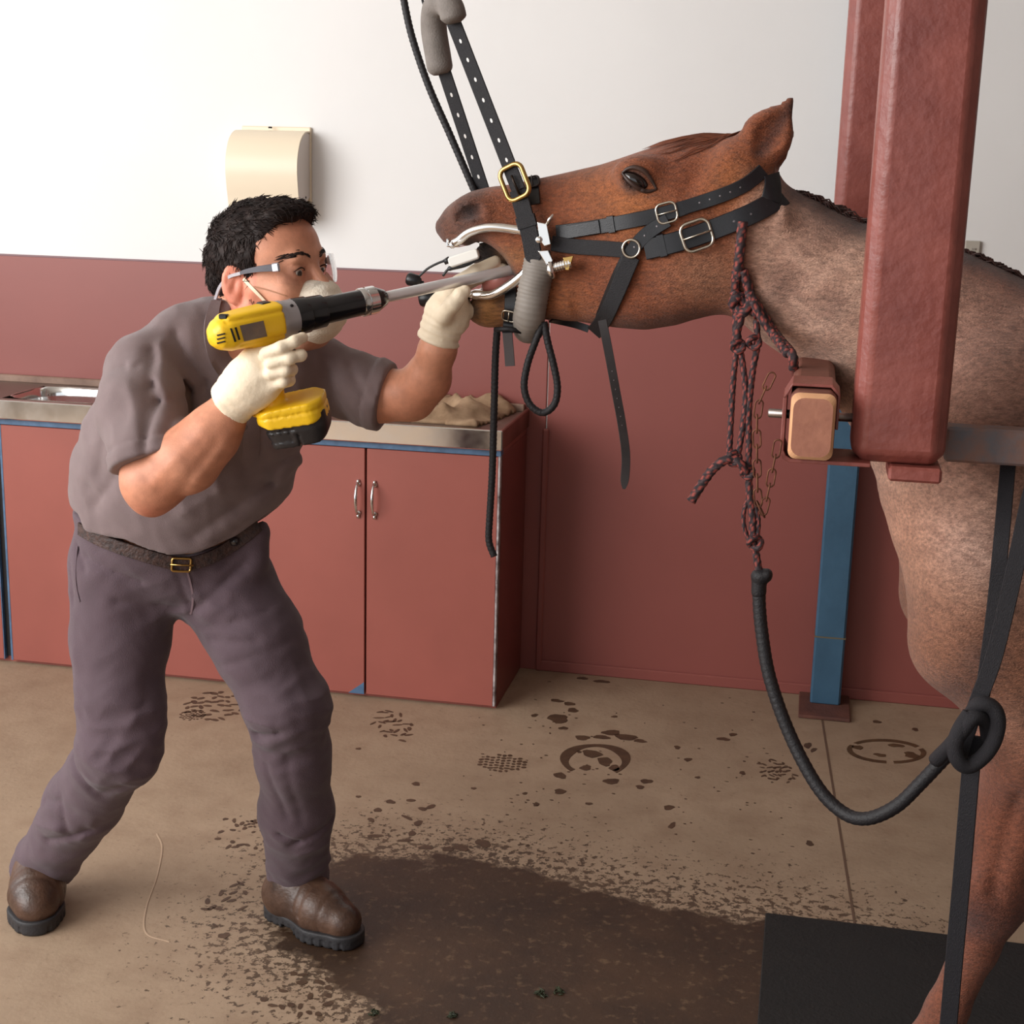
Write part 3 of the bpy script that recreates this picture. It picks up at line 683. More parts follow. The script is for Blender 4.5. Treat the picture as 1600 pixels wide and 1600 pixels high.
T_head = make_tube([(684, 352), (690, 334), (706, 317), (735, 299), (765, 292), (800, 288), (835, 280), (870, 273), (940, 257), (985, 242), (1040, 223), (1100, 212), (1150, 215), (1185, 235), (1212, 275), (1225, 330)],
                   [(684, 358), (690, 373), (706, 391), (725, 390), (745, 376), (765, 380), (785, 397), (797, 412), (806, 432), (816, 458), (832, 484), (860, 497), (900, 501), (960, 511), (1010, 515), (1060, 507), (1100, 486), (1135, 460), (1180, 420), (1225, 340)],
                   [(684, 352, .018), (692, 350, .034), (710, 350, .046), (740, 340, .054), (775, 340, .052), (810, 350, .049), (860, 360, .053), (930, 360, .070), (990, 360, .090), (1060, 360, .094), (1120, 340, .086), (1180, 320, .078), (1225, 330, .06)], n=2.5)
T_jaw = make_tube([(732, 486), (737, 466), (755, 456), (785, 452), (815, 440), (845, 425), (900, 420)],
                  [(732, 490), (740, 499), (760, 507), (785, 508), (810, 503), (845, 496), (900, 495)],
                  [(732, 486, .016), (740, 480, .034), (765, 480, .041), (800, 480, .043), (850, 470, .046), (900, 460, .055)], n=2.5)
T_neck = make_tube([(1130, 235), (1165, 238), (1200, 262), (1240, 298), (1290, 318), (1345, 346), (1420, 366), (1515, 396), (1600, 436), (1660, 450)],
                   [(1080, 440), (1120, 472), (1160, 505), (1195, 535), (1240, 566), (1290, 606), (1330, 668), (1368, 740), (1420, 850), (1470, 930)],
                   [(1120, 380, .074), (1180, 400, .078), (1250, 440, .088), (1330, 500, .108), (1420, 580, .14), (1500, 640, .17)], ang=-.62, n=2.2)
PY = YH*SC
def hp(x, y, dy=0.0, Y=YH): return at(x, y, Y)+np.array([0, dy, 0])
def mm_(r): return r*1.16e-3
ear_b, ear_m, ear_t = hp(1166, 262, -.050), hp(1202, 212, -.062), hp(1242, 153, -.060)
ear2 = [hp(1168, 262, .050), hp(1196, 222, .060), hp(1226, 184, .058)]
EYR = np.array([[math.cos(-.5), 0, math.sin(-.5)], [0, 1, 0], [-math.sin(-.5), 0, math.cos(-.5)]])
ch0 = at(1450, 960, YH)
def horse_sdf(p):
    d = T_head(p)
    # cheek and jowl, eye socket, nostril, facial crest
    d = smin(d, sd_ell(p, hp(1070, 400, 0), (.085, .088, .098)), .03)
    for s in (-1, 1):
        d = smin(d, sd_ell(p, hp(1003, 268, s*.068), (.040, .022, .026)), .022)        # brow
        d = smin(d, sd_ell(p, hp(999, 281, s*.0765), (.0310, .0195, .0205), EYR), .008)   # lids
        d = smin(d, sd_rc(p, hp(1030, 318, s*.078), hp(935, 338, s*.060), .011, .006), .02)   # facial crest
        d = smin(d, sd_ell(p, hp(744, 330, s*.044), (.034, .018, .028)), .02)          # nostril rim
        d = smax(d, -sd_rc(p, hp(730, 337, s*.058), hp(756, 328, s*.061), .009, .013), .006)
        d = smax(d, -sd_ell(p, hp(1001, 281, s*.100), (.0300, .0190, .0138), EYR), .003)       # eye opening
        d = smax(d, -sd_ell(p, hp(1075, 270, s*.112), (.045, .020, .028)), .04)        # hollow over the eye
        d = smin(d, sd_ell(p, hp(1150, 262, s*.056), (.040, .032, .040)), .04)         # ear base
    d = smax(d, -sd_ell(p, hp(712, 384, 0), (.020, .04, .006)), .01)
    j = T_jaw(p); j = smin(j, sd_ell(p, hp(765, 492, 0), (.028, .034, .018)), .02)
    d = smin(d, j, .012)
    for (b, m, t), s in (((ear_b, ear_m, ear_t), -1), (ear2, 1)):
        e = sd_rc(p, b, m, .030, .040, ((0, 1, 0), .55)); e = smin(e, sd_rc(p, m, t, .041, .0035, ((0, 1, 0), .42)), .012)
        o = np.array([.004, -.019, .0])
        e = smax(e, -sd_rc(p, b+(m-b)*.35+o, m+o, .008, .026, ((0, 1, 0), .6)), .006); e = smax(e, -sd_rc(p, m+o, t+(m-t)*.14+o*.45, .026, .002, ((0, 1, 0), .6)), .006)
        d = smin(d, e, .02)
    d = smin(d, T_neck(p), .045)
    d = smin(d, sd_ell(p, hp(772, 405, .026), (.046, .013, .036)), .006)
    # trunk
    B = lambda X, Z, dy=0: np.array([X, PY+dy, Z])
    X0 = ch0[0]
    d = smin(d, sd_ell(p, B(X0+.41, 1.0), (.335, .235, .35)), .10)                      # forehand
    d = smin(d, sd_rc(p, B(X0+.55, .94), B(X0+1.35, .965), .305, .305, ((0, 1, 0), .92)), .12)
    d = smin(d, sd_rc(p, B(X0+.26, 1.24), B(X0+.50, 1.22), .10, .08, ((0, 1, 0), .7)), .12)   # withers
    d = smin(d, sd_ell(p, B(X0+1.55, 1.02), (.30, .26, .31)), .12)
    for s in (-1, 1):
        d = smin(d, sd_rc(p, hp(1592, 985, s*.11), hp(1466, 800, s*.08), .095, .085), .08)      # breast muscles
        d = smin(d, sd_rc(p, hp(1540, 620, s*.14), hp(1500, 960, s*.15), .10, .10), .08)       # shoulder
    # near foreleg reaching forward
    l1 = [(hp(1575, 1000, -.13), .105), (hp(1592, 1120, -.14), .082), (hp(1568, 1240, -.14), .060), (hp(1534, 1358, -.135, 2.75), .054)]
    l1b = [(hp(1534, 1358, -.135, 2.75), .054), (hp(1512, 1420, -.14, 2.74), .037), (hp(1470, 1510, -.145, 2.73), .034), (hp(1436, 1575, -.15, 2.72), .043), (hp(1410, 1618, -.15, 2.72), .034)]
    e = sd_chain(p, l1, .05); e = smin(e, sd_chain(p, l1b, .02), .02)
    e = smin(e, sd_ell(p, hp(1517, 1345, -.15, 2.75), (.035, .034, .05)), .02)
    e = smin(e, sd_ell(p, hp(1578, 1352, -.135, 2.75), (.022, .022, .03)), .02)
    fe = hp(1410, 1618, -.15, 2.72); ho = np.array([fe[0]-.03, fe[1]-.005, .0])
    e = smin(e, sd_rc(p, fe, ho+[0, 0, .04], .036, .046), .012)
    e = smin(e, smax(sd_rc(p, ho+[0, 0, .045], ho+[-.012, 0, .0], .047, .058), (.0053-p[:, 2]), .004), .008)
    d = smin(d, e, .06)
    # off foreleg, hind legs (standing)
    def leg(x, dy, hind):
        if hind: q = [((x+.05, 1.0), .17), ((x-.02, .72), .11), ((x+.10, .52), .062), ((x+.06, .26), .036), ((x+.05, .13), .042), ((x-.0, .06), .038)]
        else: q = [((x, .86), .12), ((x-.02, .62), .075), ((x-.01, .42), .052), ((x, .22), .033), ((x, .12), .040), ((x-.03, .06), .036)]
        c = [(B(a[0], a[1], dy), r) for a, r in q]; h = sd_chain(p, c, .03)
        return smin(h, smax(sd_rc(p, B(q[-1][0][0], .05, dy), B(q[-1][0][0]-.02, .0, dy), .044, .056), .0053-p[:, 2], .004), .008)
    d = smin(d, leg(X0+.50, .13, False), .06); d = smin(d, leg(X0+1.55, -.13, True), .06); d = smin(d, leg(X0+1.45, .13, True), .06)
    # muscle relief
    for a, b, A_, w_ in [((1235, 470), (1300, 570), .006, .018), ((1260, 545), (1330, 640), .007, .02), ((1120, 230), (1080, 300), .004, .014), ((1490, 1180), (1600, 1060), .006, .02), ((1255, 430), (1300, 400), .004, .02),
                         ((1380, 380), (1290, 330), .003, .012), ((950, 460), (1010, 440), .003, .02), ((1570, 1170), (1530, 1300), .007, .012)]:
        pa, pb = hx([a, b]); near = np.exp(-(seg_d(p[:, [0, 2]], pa, pb)/w_)**2)
        d = d+A_*near*(p[:, 1] < PY)
    return d.astype(f4)
def horse_colors(V):
    x, y, z = V[:, 0], V[:, 1], V[:, 2]; P = V.astype(f4)
    ang = np.array(lin((150, 78, 36))); chest = np.array(lin((158, 88, 46)))
    c = np.tile(np.array(lin((132, 71, 41))), (len(V), 1))
    mix = lambda c, col, f: c+(np.array(lin(col))-c)*np.clip(f, 0, 1)[:, None]
    XZ = V[:, [0, 2]]; dd = lambda px, py, Y=YH: np.linalg.norm(XZ-hx([(px, py)], Y)[0], axis=1)
    n1 = wob(P, 22, .4); n2 = wob(P, 60, 1.3); n3 = wob(P, 140, 2.2)
    X = lambda px, py=400: at(px, py, YH)[0]
    # roan neck and shoulder: greyer, pinkish, starting behind the jaw
    f = ss(x+.03*n1, X(1135), X(1200))*ss(z, .55, .95)*(1-ss(z-(x-X(1150))*-.45, hx([(1150, 248)])[0, 1]-.02, hx([(1150, 240)])[0, 1]))
    c = mix(c, (190, 152, 132), f*(.82+.12*n2))
    c = mix(c, (176, 116, 84), np.exp(-(dd(1400, 820)/.12)**2)*.6)
    c = mix(c, (150, 106, 90), ss(x+.04*n1, X(1400), X(1500))*ss(z, 1.0, 1.2)*.75)
    c = mix(c, (160, 112, 84), ss(x, X(1330), X(1400))*ss(z, 1.05, .85)*ss(z, .55, .75)*(.6+.3*n1))
    c = mix(c, (196, 160, 146), np.exp(-(dd(1560, 830)/.07)**2)*.5+np.exp(-(dd(1480, 800)/.06)**2)*.35)
    c = mix(c, (132, 82, 58), ss(z+.03*n1, .98, .80)*ss(z, .5, .65)*.8)
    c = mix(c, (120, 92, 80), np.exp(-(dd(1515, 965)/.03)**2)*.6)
    # fleck of dark hair through the roan
    c = mix(c, (104, 62, 50), f*np.clip(n3*.35+.1*n2, 0, .4))
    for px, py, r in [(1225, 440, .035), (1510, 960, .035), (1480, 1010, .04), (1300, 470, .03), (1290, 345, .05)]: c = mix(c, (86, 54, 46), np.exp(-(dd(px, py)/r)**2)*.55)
    top = hx([(1130, 215), (1240, 298), (1345, 345), (1515, 395), (1600, 436)])      # dark crest line
    for a, b in zip(top[1:-1], top[2:]): c = mix(c, (58, 32, 28), np.exp(-(seg_d(XZ, a, b)/.022)**2)*.85)
    # face: lighter amber below the eye, darker top line and muzzle
    c = mix(c, (172, 104, 52), np.exp(-(dd(1000, 330)/.05)**2)*.55+np.exp(-(dd(930, 290)/.06)**2)*.25+np.exp(-(dd(1150, 290)/.045)**2)*.5+np.exp(-(dd(880, 480)/.06)**2)*.35)
    c = mix(c, (116, 56, 30), np.exp(-(dd(1060, 255)/.05)**2)*.5+np.exp(-(dd(870, 300)/.05)**2)*.35+np.exp(-(dd(960, 430)/.05)**2)*.3)
    c = mix(c, (172, 124, 96), np.exp(-(dd(1110, 430)/.06)**2)*.6)
    c = mix(c, (104, 66, 50), ss(x, X(790), X(735))*(z > at(700, 440, YH)[2])*.85)
    c = mix(c, (66, 46, 42), np.exp(-(dd(742, 330)/.030)**2)*.75+ss(x, X(712), X(688))*.5)
    c = mix(c, (40, 30, 30), np.exp(-(dd(745, 331)/.014)**2)*.8)
    c = mix(c, (172, 122, 66), ss(x, X(830), X(770))*(z < at(760, 455, YH)[2])*.7)
    c = mix(c, (66, 54, 48), np.exp(-(dd(745, 482)/.018)**2)+np.exp(-(dd(790, 470)/.012)**2)*.5)
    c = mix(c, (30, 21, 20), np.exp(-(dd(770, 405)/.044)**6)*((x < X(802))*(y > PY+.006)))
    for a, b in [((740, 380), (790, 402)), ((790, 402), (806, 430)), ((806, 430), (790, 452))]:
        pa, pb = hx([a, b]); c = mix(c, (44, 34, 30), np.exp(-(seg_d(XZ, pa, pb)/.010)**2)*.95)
    pa, pb = hx([(790, 400), (845, 400)]); c = mix(c, (150, 100, 54), np.exp(-(seg_d(XZ, pa, pb)/.02)**2)*.5)
    eyeD = dd(999, 283); c = mix(c, (38, 26, 24), np.exp(-(eyeD/.022)**4)*.9)
    pa, pb = hx([(1190, 240), (1240, 165)]); c = mix(c, (62, 34, 28), np.exp(-(seg_d(XZ, pa, pb)/.013)**2)*.8*(y < PY))
    pa, pb = hx([(930, 515), (1120, 490)]); c = mix(c, (84, 44, 28), np.exp(-(seg_d(XZ, pa, pb)/.02)**2)*.7)
    # leg: redder, darker knee
    g_ = ss(z, .75, .55); c = mix(c, (128, 74, 54), g_*.8)
    c = mix(c, (74, 40, 34), g_*(np.exp(-(dd(1505, 1360, 2.75)/.05)**2)*.8+np.exp(-(dd(1590, 1350, 2.75)/.05)**2)*.5))
    c = mix(c, (176, 130, 108), np.exp(-(dd(1570, 1060)/.05)**2)*.4)
    c = mix(c, (50, 42, 38), ss(z, .06, .035))
    c = c*(1+.10*n2[:, None]+.06*n1[:, None])
    return np.clip(c, 0.004, 1)
def coat_material():
    m = mat('horse_coat', (150, 80, 40), .55, attr=True, var=.42, vscale=75, stretch=(1.0, 2.6, 2.8), bump=.8, bscale=230, detail=6, spec=.35, sheen=.15)
    return m
horse = empty('horse', (ch0[0]+.8, PY, 0), 'chestnut roan horse standing in the stocks with its mouth held open', 'horse')
V, Q = nets(horse_sdf, (at(675, 350, YH)[0]-.02, PY-.36, -.01), (ch0[0]+1.95, PY+.36, at(1245, 120, YH)[2]), .0068)
V = relax(V, Q, 2)
M_coat = coat_material()
hbody = quads_mesh('body', V, Q, M_coat, horse, horse_colors(V))
HT = BVHTree.FromPolygons([tuple(v) for v in V], [tuple(q) for q in Q])
def onto(px, py, off=.003, Yf=None):        # point on the near side of the horse seen at a pixel, lifted off by `off`
    d = Vector(ray(px, py)).normalized(); h = HT.ray_cast(Vector(CAMP), d)
    if h[0] is None or h[0].y > PY+.04:
        Y = (Yf if Yf else YH); return at(px, py, Y), np.array(-d)
    return np.array(h[0]+h[1]*off), np.array(h[1])
# eyes
for s in (-1, 1):
    eb = MB(); c = hp(1001, 281, s*.0745); rr = 1.0; AX = (.0285, .0215, .0155)
    for i in range(13):
        for k in range(20):
            a, b = math.pi*i/12, 2*math.pi*k/20
            eb.v.append(tuple(c+EYR[0]*AX[0]*math.cos(a)+EYR[1]*AX[1]*math.sin(a)*math.sin(b)+EYR[2]*AX[2]*math.sin(a)*math.cos(b))); eb.c.append((1, 1, 1))
    eb.f = [(i*20+k, i*20+(k+1) % 20, (i+1)*20+(k+1) % 20, (i+1)*20+k) for i in range(12) for k in range(20)]; eb.m = [0]*len(eb.f)
    if s < 0: EBT = BVHTree.FromPolygons(eb.v, eb.f)
    eb.build('eye', mat('horse_eye', (24, 14, 12), .06, coat=.6), horse, smooth=True, label='glossy dark eye')
M_lid = mat('dark_eyelid', (48, 34, 30), .45, color2=(70, 46, 36), vscale=60)
for nm, pts in (('upper_eyelid', [(972, 270), (982, 263), (994, 262), (1007, 268), (1017, 280), (1026, 296)]), ('lower_eyelid', [(972, 270), (980, 280), (990, 289), (1003, 297), (1014, 299), (1026, 296)])):
    q = spline([np.array([x, y, 0]) for x, y in pts], 6); c = hp(999, 281, -.0735); P_ = []
    for x, y, _ in q:
        d_ = np.array(ray(x, y)); d_ /= np.linalg.norm(d_); e_ = EBT.ray_cast(Vector(CAMP), Vector(d_))
        h = HT.ray_cast(Vector(CAMP), Vector(d_)); th_ = h[3] if h[0] is not None else 9e9; ts = e_[3] if e_[0] is not None else 9e9
        P_.append(CAMP+d_*(min(th_, ts)-.0005))
    n_ = len(P_); MB().tube(P_, .0012+.0034*np.sin(np.linspace(.15, math.pi-.15, n_)), 8).build(nm, M_lid, horse, smooth=True, label='dark eyelid')
# tongue
def tongue(p): return sd_chain(p, [(hp(762, 448, 0), .012), (hp(785, 436, 0), .018), (hp(815, 428, 0), .02)], .02, ((0, 1, 0), 1.0))
blob('tongue', tongue, hp(740, 475, -.05), hp(840, 400, .05), .004, mat('pink_tongue', (190, 120, 110), .35), horse, label='pink tongue')
# mane lying over the crest, forelock: many fine tapered locks
M_mane = mat('mane_hair', (70, 34, 26), .5, color2=(44, 24, 20), vscale=40)
mb = MB()
cr = resample(spline([hp(x, y) for x, y in [(1225, 296), (1245, 298), (1290, 317), (1345, 345), (1420, 367), (1515, 395), (1600, 435), (1680, 452)]], 8), .004)
for i, c in enumerate(cr):
    for _ in range(5):
        o = np.array([RNG.normal(0, .003), RNG.uniform(-.012, .02), RNG.normal(.001, .002)]); L_ = RNG.uniform(.02, .05)
        p0 = c+o+[0, 0, -.004]; dirx = RNG.uniform(.3, 1.0); up = RNG.uniform(.05, .3)
        mb.tube([p0, p0+np.array([dirx*L_*.45, -.002, up*L_*.15]), p0+np.array([dirx*L_*.9, -.006, -L_*.45])], [.0016, .0015, .0003], 4)
mb.build('mane', M_mane, horse, smooth=True, label='short dark red mane')
mb = MB()
for _ in range(110):
    u = RNG.random(); px, py = 1165-150*u*RNG.uniform(.5, 1), 0
    L_ = RNG.uniform(.07, .17); a = at(1160+RNG.normal(0, 8), 221+RNG.normal(0, 3), YH)+np.array([0, RNG.normal(-.005, .02), .0])
    pts = []
    for t in np.linspace(0, 1, 6):
        q = a+np.array([-L_*t, RNG.normal(0, .001)-.02*t, 0]); h = HT.ray_cast(Vector((q[0], q[1], q[2]+.3)), Vector((0, 0, -1)))
        pts.append(np.array(h[0])+[0, 0, .002+.003*math.sin(3*t)] if h[0] is not None else q)
    mb.tube(pts, [.0012, .0012, .0011, .001, .0008, .0002], 4)
mb.build('forelock', mat('forelock_hair', (122, 62, 34), .5, color2=(84, 42, 26), vscale=40), horse, smooth=True, label='thin red forelock')
# ================================================================ tack on the head
M_leather = mat('black_leather', (30, 29, 33), .34, color2=(20, 19, 22), vscale=30, bump=.12, bscale=700)
M_web = mat('black_webbing', (27, 25, 29), .6, bump=.5, bscale=420, stretch=(1, 1, 3))
M_brass = mat('brass', (196, 160, 96), .28, 1.0)
M_nickel = mat('nickel', (196, 186, 170), .25, 1.0)
M_padgrey = mat('grey_padding', (132, 124, 118), .75, color2=(112, 104, 98), vscale=30, bump=.3, bscale=300)
M_padrib = mat('ribbed_grey_rubber', (150, 142, 134), .6, color2=(126, 118, 110), vscale=14)
M_cord = mat('black_cord', (26, 23, 26), .6, bump=.3, bscale=300)

def lay(pts, off=.004, n=8, Yf=None):         # strap path hugging the near side of the horse
    px = resample(spline([(x, y, 0) for x, y in pts], n), 6)
    P, Nn = zip(*[onto(x, y, off, Yf) for x, y, _ in px]); P = np.array(P); Nn = np.array(Nn)
    k = np.ones(7)/7; sm = lambda a: np.stack([np.convolve(np.pad(a[:, i], 3, mode='edge'), k, 'valid') for i in range(3)], 1)
    for _ in range(2): P = sm(P); Nn = sm(Nn)
    return P, Nn/np.linalg.norm(Nn, axis=1)[:, None]
def strap(name, pts, wpx, m, parent, off=.004, th=.0035, label=None, Y=YH, Yf=None, holes=None):
    P, Nn = lay(pts, off, Yf=Yf); w = wpx*1.10e-3
    o = MB().ribbon(P, Nn, w, th).build(name, m, parent, auto=40, label=label)
    return o, P, Nn, w
def along(P, Nn, t):
    d = np.r_[0, np.cumsum(np.linalg.norm(np.diff(P, axis=0), axis=1))]; s = t*d[-1]
    p = np.array([np.interp(s, d, P[:, i]) for i in range(3)]); n = np.array([np.interp(s, d, Nn[:, i]) for i in range(3)])
    q = np.array([np.interp(min(s+.004, d[-1]), d, P[:, i]) for i in range(3)]); q0 = np.array([np.interp(max(s-.004, 0), d, P[:, i]) for i in range(3)])
    t_ = (q-q0)/np.linalg.norm(q-q0); n = n-t_*(n @ t_); n /= np.linalg.norm(n); return p, t_, n, np.cross(t_, n)
def buckle(name, P, Nn, t, L_, W_, r, m, parent, lift=.004, tongue=True, round_=.35, label=None):
    p, tv, n, w = along(P, Nn, t); p = p+n*lift; ring = []
    rr = min(L_, W_)*round_
    for a, b in rrect(-L_/2, L_/2, -W_/2, W_/2, rr, 6): ring.append(p+tv*a+w*b)
    ring.append(ring[0]); o = MB().tube(ring, r, 8, cap=False)
    b = o.build(name, m, parent, smooth=True, label=label)
    if tongue: MB().tube([p-tv*L_*.48+n*.002, p+n*.004, p+tv*L_*.52+n*.003], r*.6, 6).build('tongue', m, b, smooth=True)
    return b
def keeper(name, P, Nn, t, W_, m, parent, L_=.012, th=.007):
    p, tv, n, w = along(P, Nn, t)
    return MB().ribbon([p-tv*L_/2, p, p+tv*L_/2], n, W_, th).build(name, m, parent, auto=40)
def holes(P, Nn, ts, m, parent, r=.0022, lift=.0022, name='eyelet', slot=0):
    for t in ts:
        p, tv, n, w = along(P, Nn, t)
        if slot:
            q = [p+n*lift+tv*(slot*math.cos(a))+w*(r*math.sin(a)) for a in np.linspace(0, 2*math.pi, 9)[:-1]]
            MB().prism(q, -n*.0006).build(name, m, parent)
        else: MB().lathe(p+n*(lift-.001), p+n, [(0, r), (.0008, r), (.0011, r*.5)], 8).build(name, m, parent)
M_eyelet = mat('eyelet_metal', (120, 114, 116), .4, .8)

# --- black leather headstall of the mouth speculum
hs = empty('speculum_headstall', hp(1050, 330, -.1), 'black leather headstall with nickel buckles along the horse cheek and behind its ear', 'headstall')
o, P, Nn, w = strap('cheek_strap', [(862, 364), (900, 360), (960, 350), (1005, 341), (1050, 331), (1080, 322)], 23, M_leather, hs)
keeper('keeper', P, Nn, .44, w*1.18, M_leather, hs); buckle('buckle', P, Nn, .86, .034, .033, .0022, M_nickel, hs, round_=.3)
MB().ribbon(*[(lambda a: (a[0]+a[1]*.003, a[1]))(lay([(880, 364), (910, 359), (948, 352)]))][0], w*.92, .003).build('billet', M_leather, hs, auto=40)
o, P, Nn, w = strap('crown_strap', [(1058, 328), (1090, 319), (1120, 308), (1145, 298), (1168, 288), (1186, 272), (1196, 258)], 22, M_leather, hs, off=.0045)
holes(P, Nn, [.2, .32, .44, .56, .68], M_eyelet, o, r=.0018)
o, P, Nn, w = strap('throat_strap', [(1052, 340), (1020, 358), (997, 378), (978, 410), (962, 445), (946, 485), (932, 516)], 22, M_leather, hs, off=.007)
holes(P, Nn, [.08, .18, .28], M_eyelet, o, r=.0018)
o, P, Nn, w = strap('nape_strap', [(1000, 392), (1040, 383), (1085, 370), (1120, 357), (1155, 343), (1195, 324), (1228, 304)], 32, M_leather, hs, off=.0055, th=.0045)
buckle('buckle', P, Nn, .36, .050, .048, .0030, M_nickel, hs, lift=.005, round_=.28); keeper('keeper', P, Nn, .12, w*1.12, M_leather, hs)
holes(P, Nn, [.62, .74, .86], M_eyelet, o, r=.003)
ed = MB(); _P, _N = lay([(1060, 378), (1080, 374), (1070, 397), (1055, 398)], .012)
# nape piece that rises behind the ear
o, P2_, N2_, w2 = strap('poll_band', [(1200, 322), (1208, 300), (1207, 280), (1200, 264)], 30, M_leather, hs, off=.004)
o, P, Nn, w = strap('jaw_strap', [(992, 392), (980, 420), (968, 450), (952, 485), (930, 520), (922, 524)], 27, M_web, hs, off=.0075)
o, P, Nn, w = strap('side_band', [(856, 378), (880, 383), (910, 386), (950, 388), (990, 392)], 24, M_web, hs, off=.007)
p, tv, n, w_ = along(P, Nn, .97)
ringc = onto(988, 388, .010)[0]; rn = onto(988, 388)[1]; a_ = np.cross(rn, [0, 0, 1.0]); a_ /= np.linalg.norm(a_); b_ = np.cross(rn, a_)
MB().tube([ringc+.015*(math.cos(q)*a_+math.sin(q)*b_) for q in np.linspace(0, 2*math.pi, 25)], .0024, 8, cap=False).build('ring', M_nickel, hs, smooth=True, label='nickel cheek ring')
o, P, Nn, w = strap('under_jaw_strap', [(852, 497), (880, 501), (905, 508), (928, 518)], 12, M_leather, hs, off=.004)
# loose strap end hanging below the jaw
pts = spline([at(x, y, YH-.12) for x, y in [(941, 500), (950, 545), (962, 610), (972, 665), (978, 715), (975, 764)]], 8)
wd = np.full(len(pts), .0155); wd[-3:] = [.0145, .011, .005]
nn = np.stack([np.array([.35*math.sin(t*3), -1, 0]) for t in np.linspace(0, 1, len(pts))])
hsx = MB().ribbon(pts, nn, wd, .003).build('loose_strap', mat('worn_grey_leather', (54, 48, 48), .5, color2=(38, 34, 34), vscale=20), hs, auto=40, label='worn loose strap end hanging down')
holes(pts, nn, np.linspace(.30, .62, 7), M_eyelet, hsx, r=.0013)

# --- mouth speculum: two curved jaw arms, incisor plates, ratchets
spm = empty('mouth_speculum', hp(860, 380, -.06), 'chrome mouth speculum holding the jaws of the horse apart', 'mouth speculum')
M_spec = mat('polished_speculum_steel', (232, 228, 224), .16, 1.0)
ysd = -.058
def arm(seq, rad, s=1): return spline([hp(x, y, dy*s) for x, y, dy in seq], 8), rad
up = [(714, 379, -.040), (726, 374, -.046), (742, 362, -.052), (762, 355, -.057), (785, 353, -.060), (820, 357, -.064), (862, 364, -.070)]
lo = [(742, 458, -.036), (758, 458, -.046), (778, 457, -.052), (800, 446, -.057), (822, 430, -.061), (846, 408, -.068), (868, 392, -.072)]
for s in (1, -1):
    for seq, nm, r0 in ((up, 'upper_arm', .0085), (lo, 'lower_arm', .0085)):
        P, _ = arm(seq, 0, s); r = np.full(len(P), r0); r[:4] = [.005, .006, .007, .008]
        MB().tube(P, r, 12).build(nm, M_spec, spm, smooth=True)
for (px, py), nm, up_ in (((716, 382), 'upper_incisor_plate', 1), ((745, 457), 'lower_incisor_plate', -1)):
    c = hp(px, py, 0); m = MB(); h = .007
    for x_, z_, hx_, hz_ in ((0, 0, .010, .003), (-.010, up_*.005, .0025, .008), (.009, up_*.004, .0025, .007)):
        m.box((c[0]+x_-hx_, c[1]-.042, c[2]+z_-hz_), (c[0]+x_+hx_, c[1]+.042, c[2]+z_+hz_), .002)
    o = m.build(nm, M_spec, spm, auto=30)
    for s in (-1, 1): MB().lathe(c+[.0, s*.043, .001*up_], c+[.0, s*.5, .001*up_], [(0, .006), (.004, .006), (.005, .004)], 10).build('bolt', M_spec, o, smooth=True)
for s in (-1, 1):
    g = lambda x, y, dy=-.080: hp(x, y, dy*(-s))
    m = MB()
    q = [g(x, y, -.076) for x, y in [(853, 344), (868, 347), (874, 378), (864, 381), (857, 372)]]; m.prism(q, np.array([0, .012*(-1 if s == -1 else 1), 0]))
    rb = m.build('ratchet_body', M_spec, spm, bevel=.0012)
    q = [g(x, y, -.074) for x, y in [(854, 388), (870, 387), (877, 402), (871, 420), (864, 404)]]
    MB().prism(q, np.array([0, .014*(-1 if s == -1 else 1), 0])).build('ratchet_plate', M_spec, spm, bevel=.0012)
    m = MB()
    A_, B_ = g(878, 413, -.084), g(905, 406, -.086)
    prof = []
    L_ = np.linalg.norm(B_-A_)
    for i in range(7): prof += [(L_*i/7, .0095), (L_*(i+.6)/7, .0095), (L_*(i+.62)/7, .0075), (L_*(i+.98)/7, .0075)]
    m.lathe(A_, B_, prof, 14); m.build('ratchet_gear', M_spec, spm, auto=40)
    MB().tube([g(873, 405, -.09), g(874, 418, -.093), g(877, 429, -.09)], [.006, .0075, .005], 10).build('release_lever', M_spec, spm, smooth=True)
    MB().tube([g(866, 350, -.084), g(872, 340, -.088), g(878, 333, -.088)], [.003, .0035, .002], 8).build('wing_screw', M_spec, spm, smooth=True)
    MB().lathe(g(856, 371, -.089), g(856, 371, -.2), [(0, .006), (.003, .006), (.004, .0045)], 12).build('rivet', M_spec, spm, smooth=True)
    mm2 = MB().prism([g(893, 398, -.083), g(909, 395, -.083), g(902, 417, -.083), g(897, 417, -.083)], np.array([0, .01*s, 0])); mm2.build('thumb_plate', M_brass, spm, bevel=.001)

# --- head suspension halter: two punched straps on a padded hook, big brass buckle, ribbed nose pad
sh = empty('suspension_halter', at(690, 20, YH), 'black punched strap halter hanging from above with grey padding, carrying the nose', 'halter')
A0, A1 = at(707, 30, YH-.02), onto(816, 308, .030)[0]
PA = np.array([A0+(A1-A0)*t for t in np.linspace(0, 1, 24)])
na = np.array([-.25, -1, .1]); na = np.tile(na/np.linalg.norm(na), (len(PA), 1))
sa = MB().ribbon(PA, na, .027, .004).build('front_strap', M_web, sh, auto=40)
M_hole = mat('pale_eyelet', (226, 222, 218), .5)
holes(PA, na, [.13, .24, .355, .475, .595, .71, .825], M_hole, sa, r=.0022, lift=.0024, slot=.0042)
B0, B1 = at(693, 108, YH+.02), at(757, 302, YH+.075)
PB = np.array([B0+(B1-B0)*t for t in np.linspace(0, 1, 20)]); nb = np.tile(na[0], (len(PB), 1))
sb = MB().ribbon(PB, nb, .0255, .004).build('rear_strap', M_web, sh, auto=40)
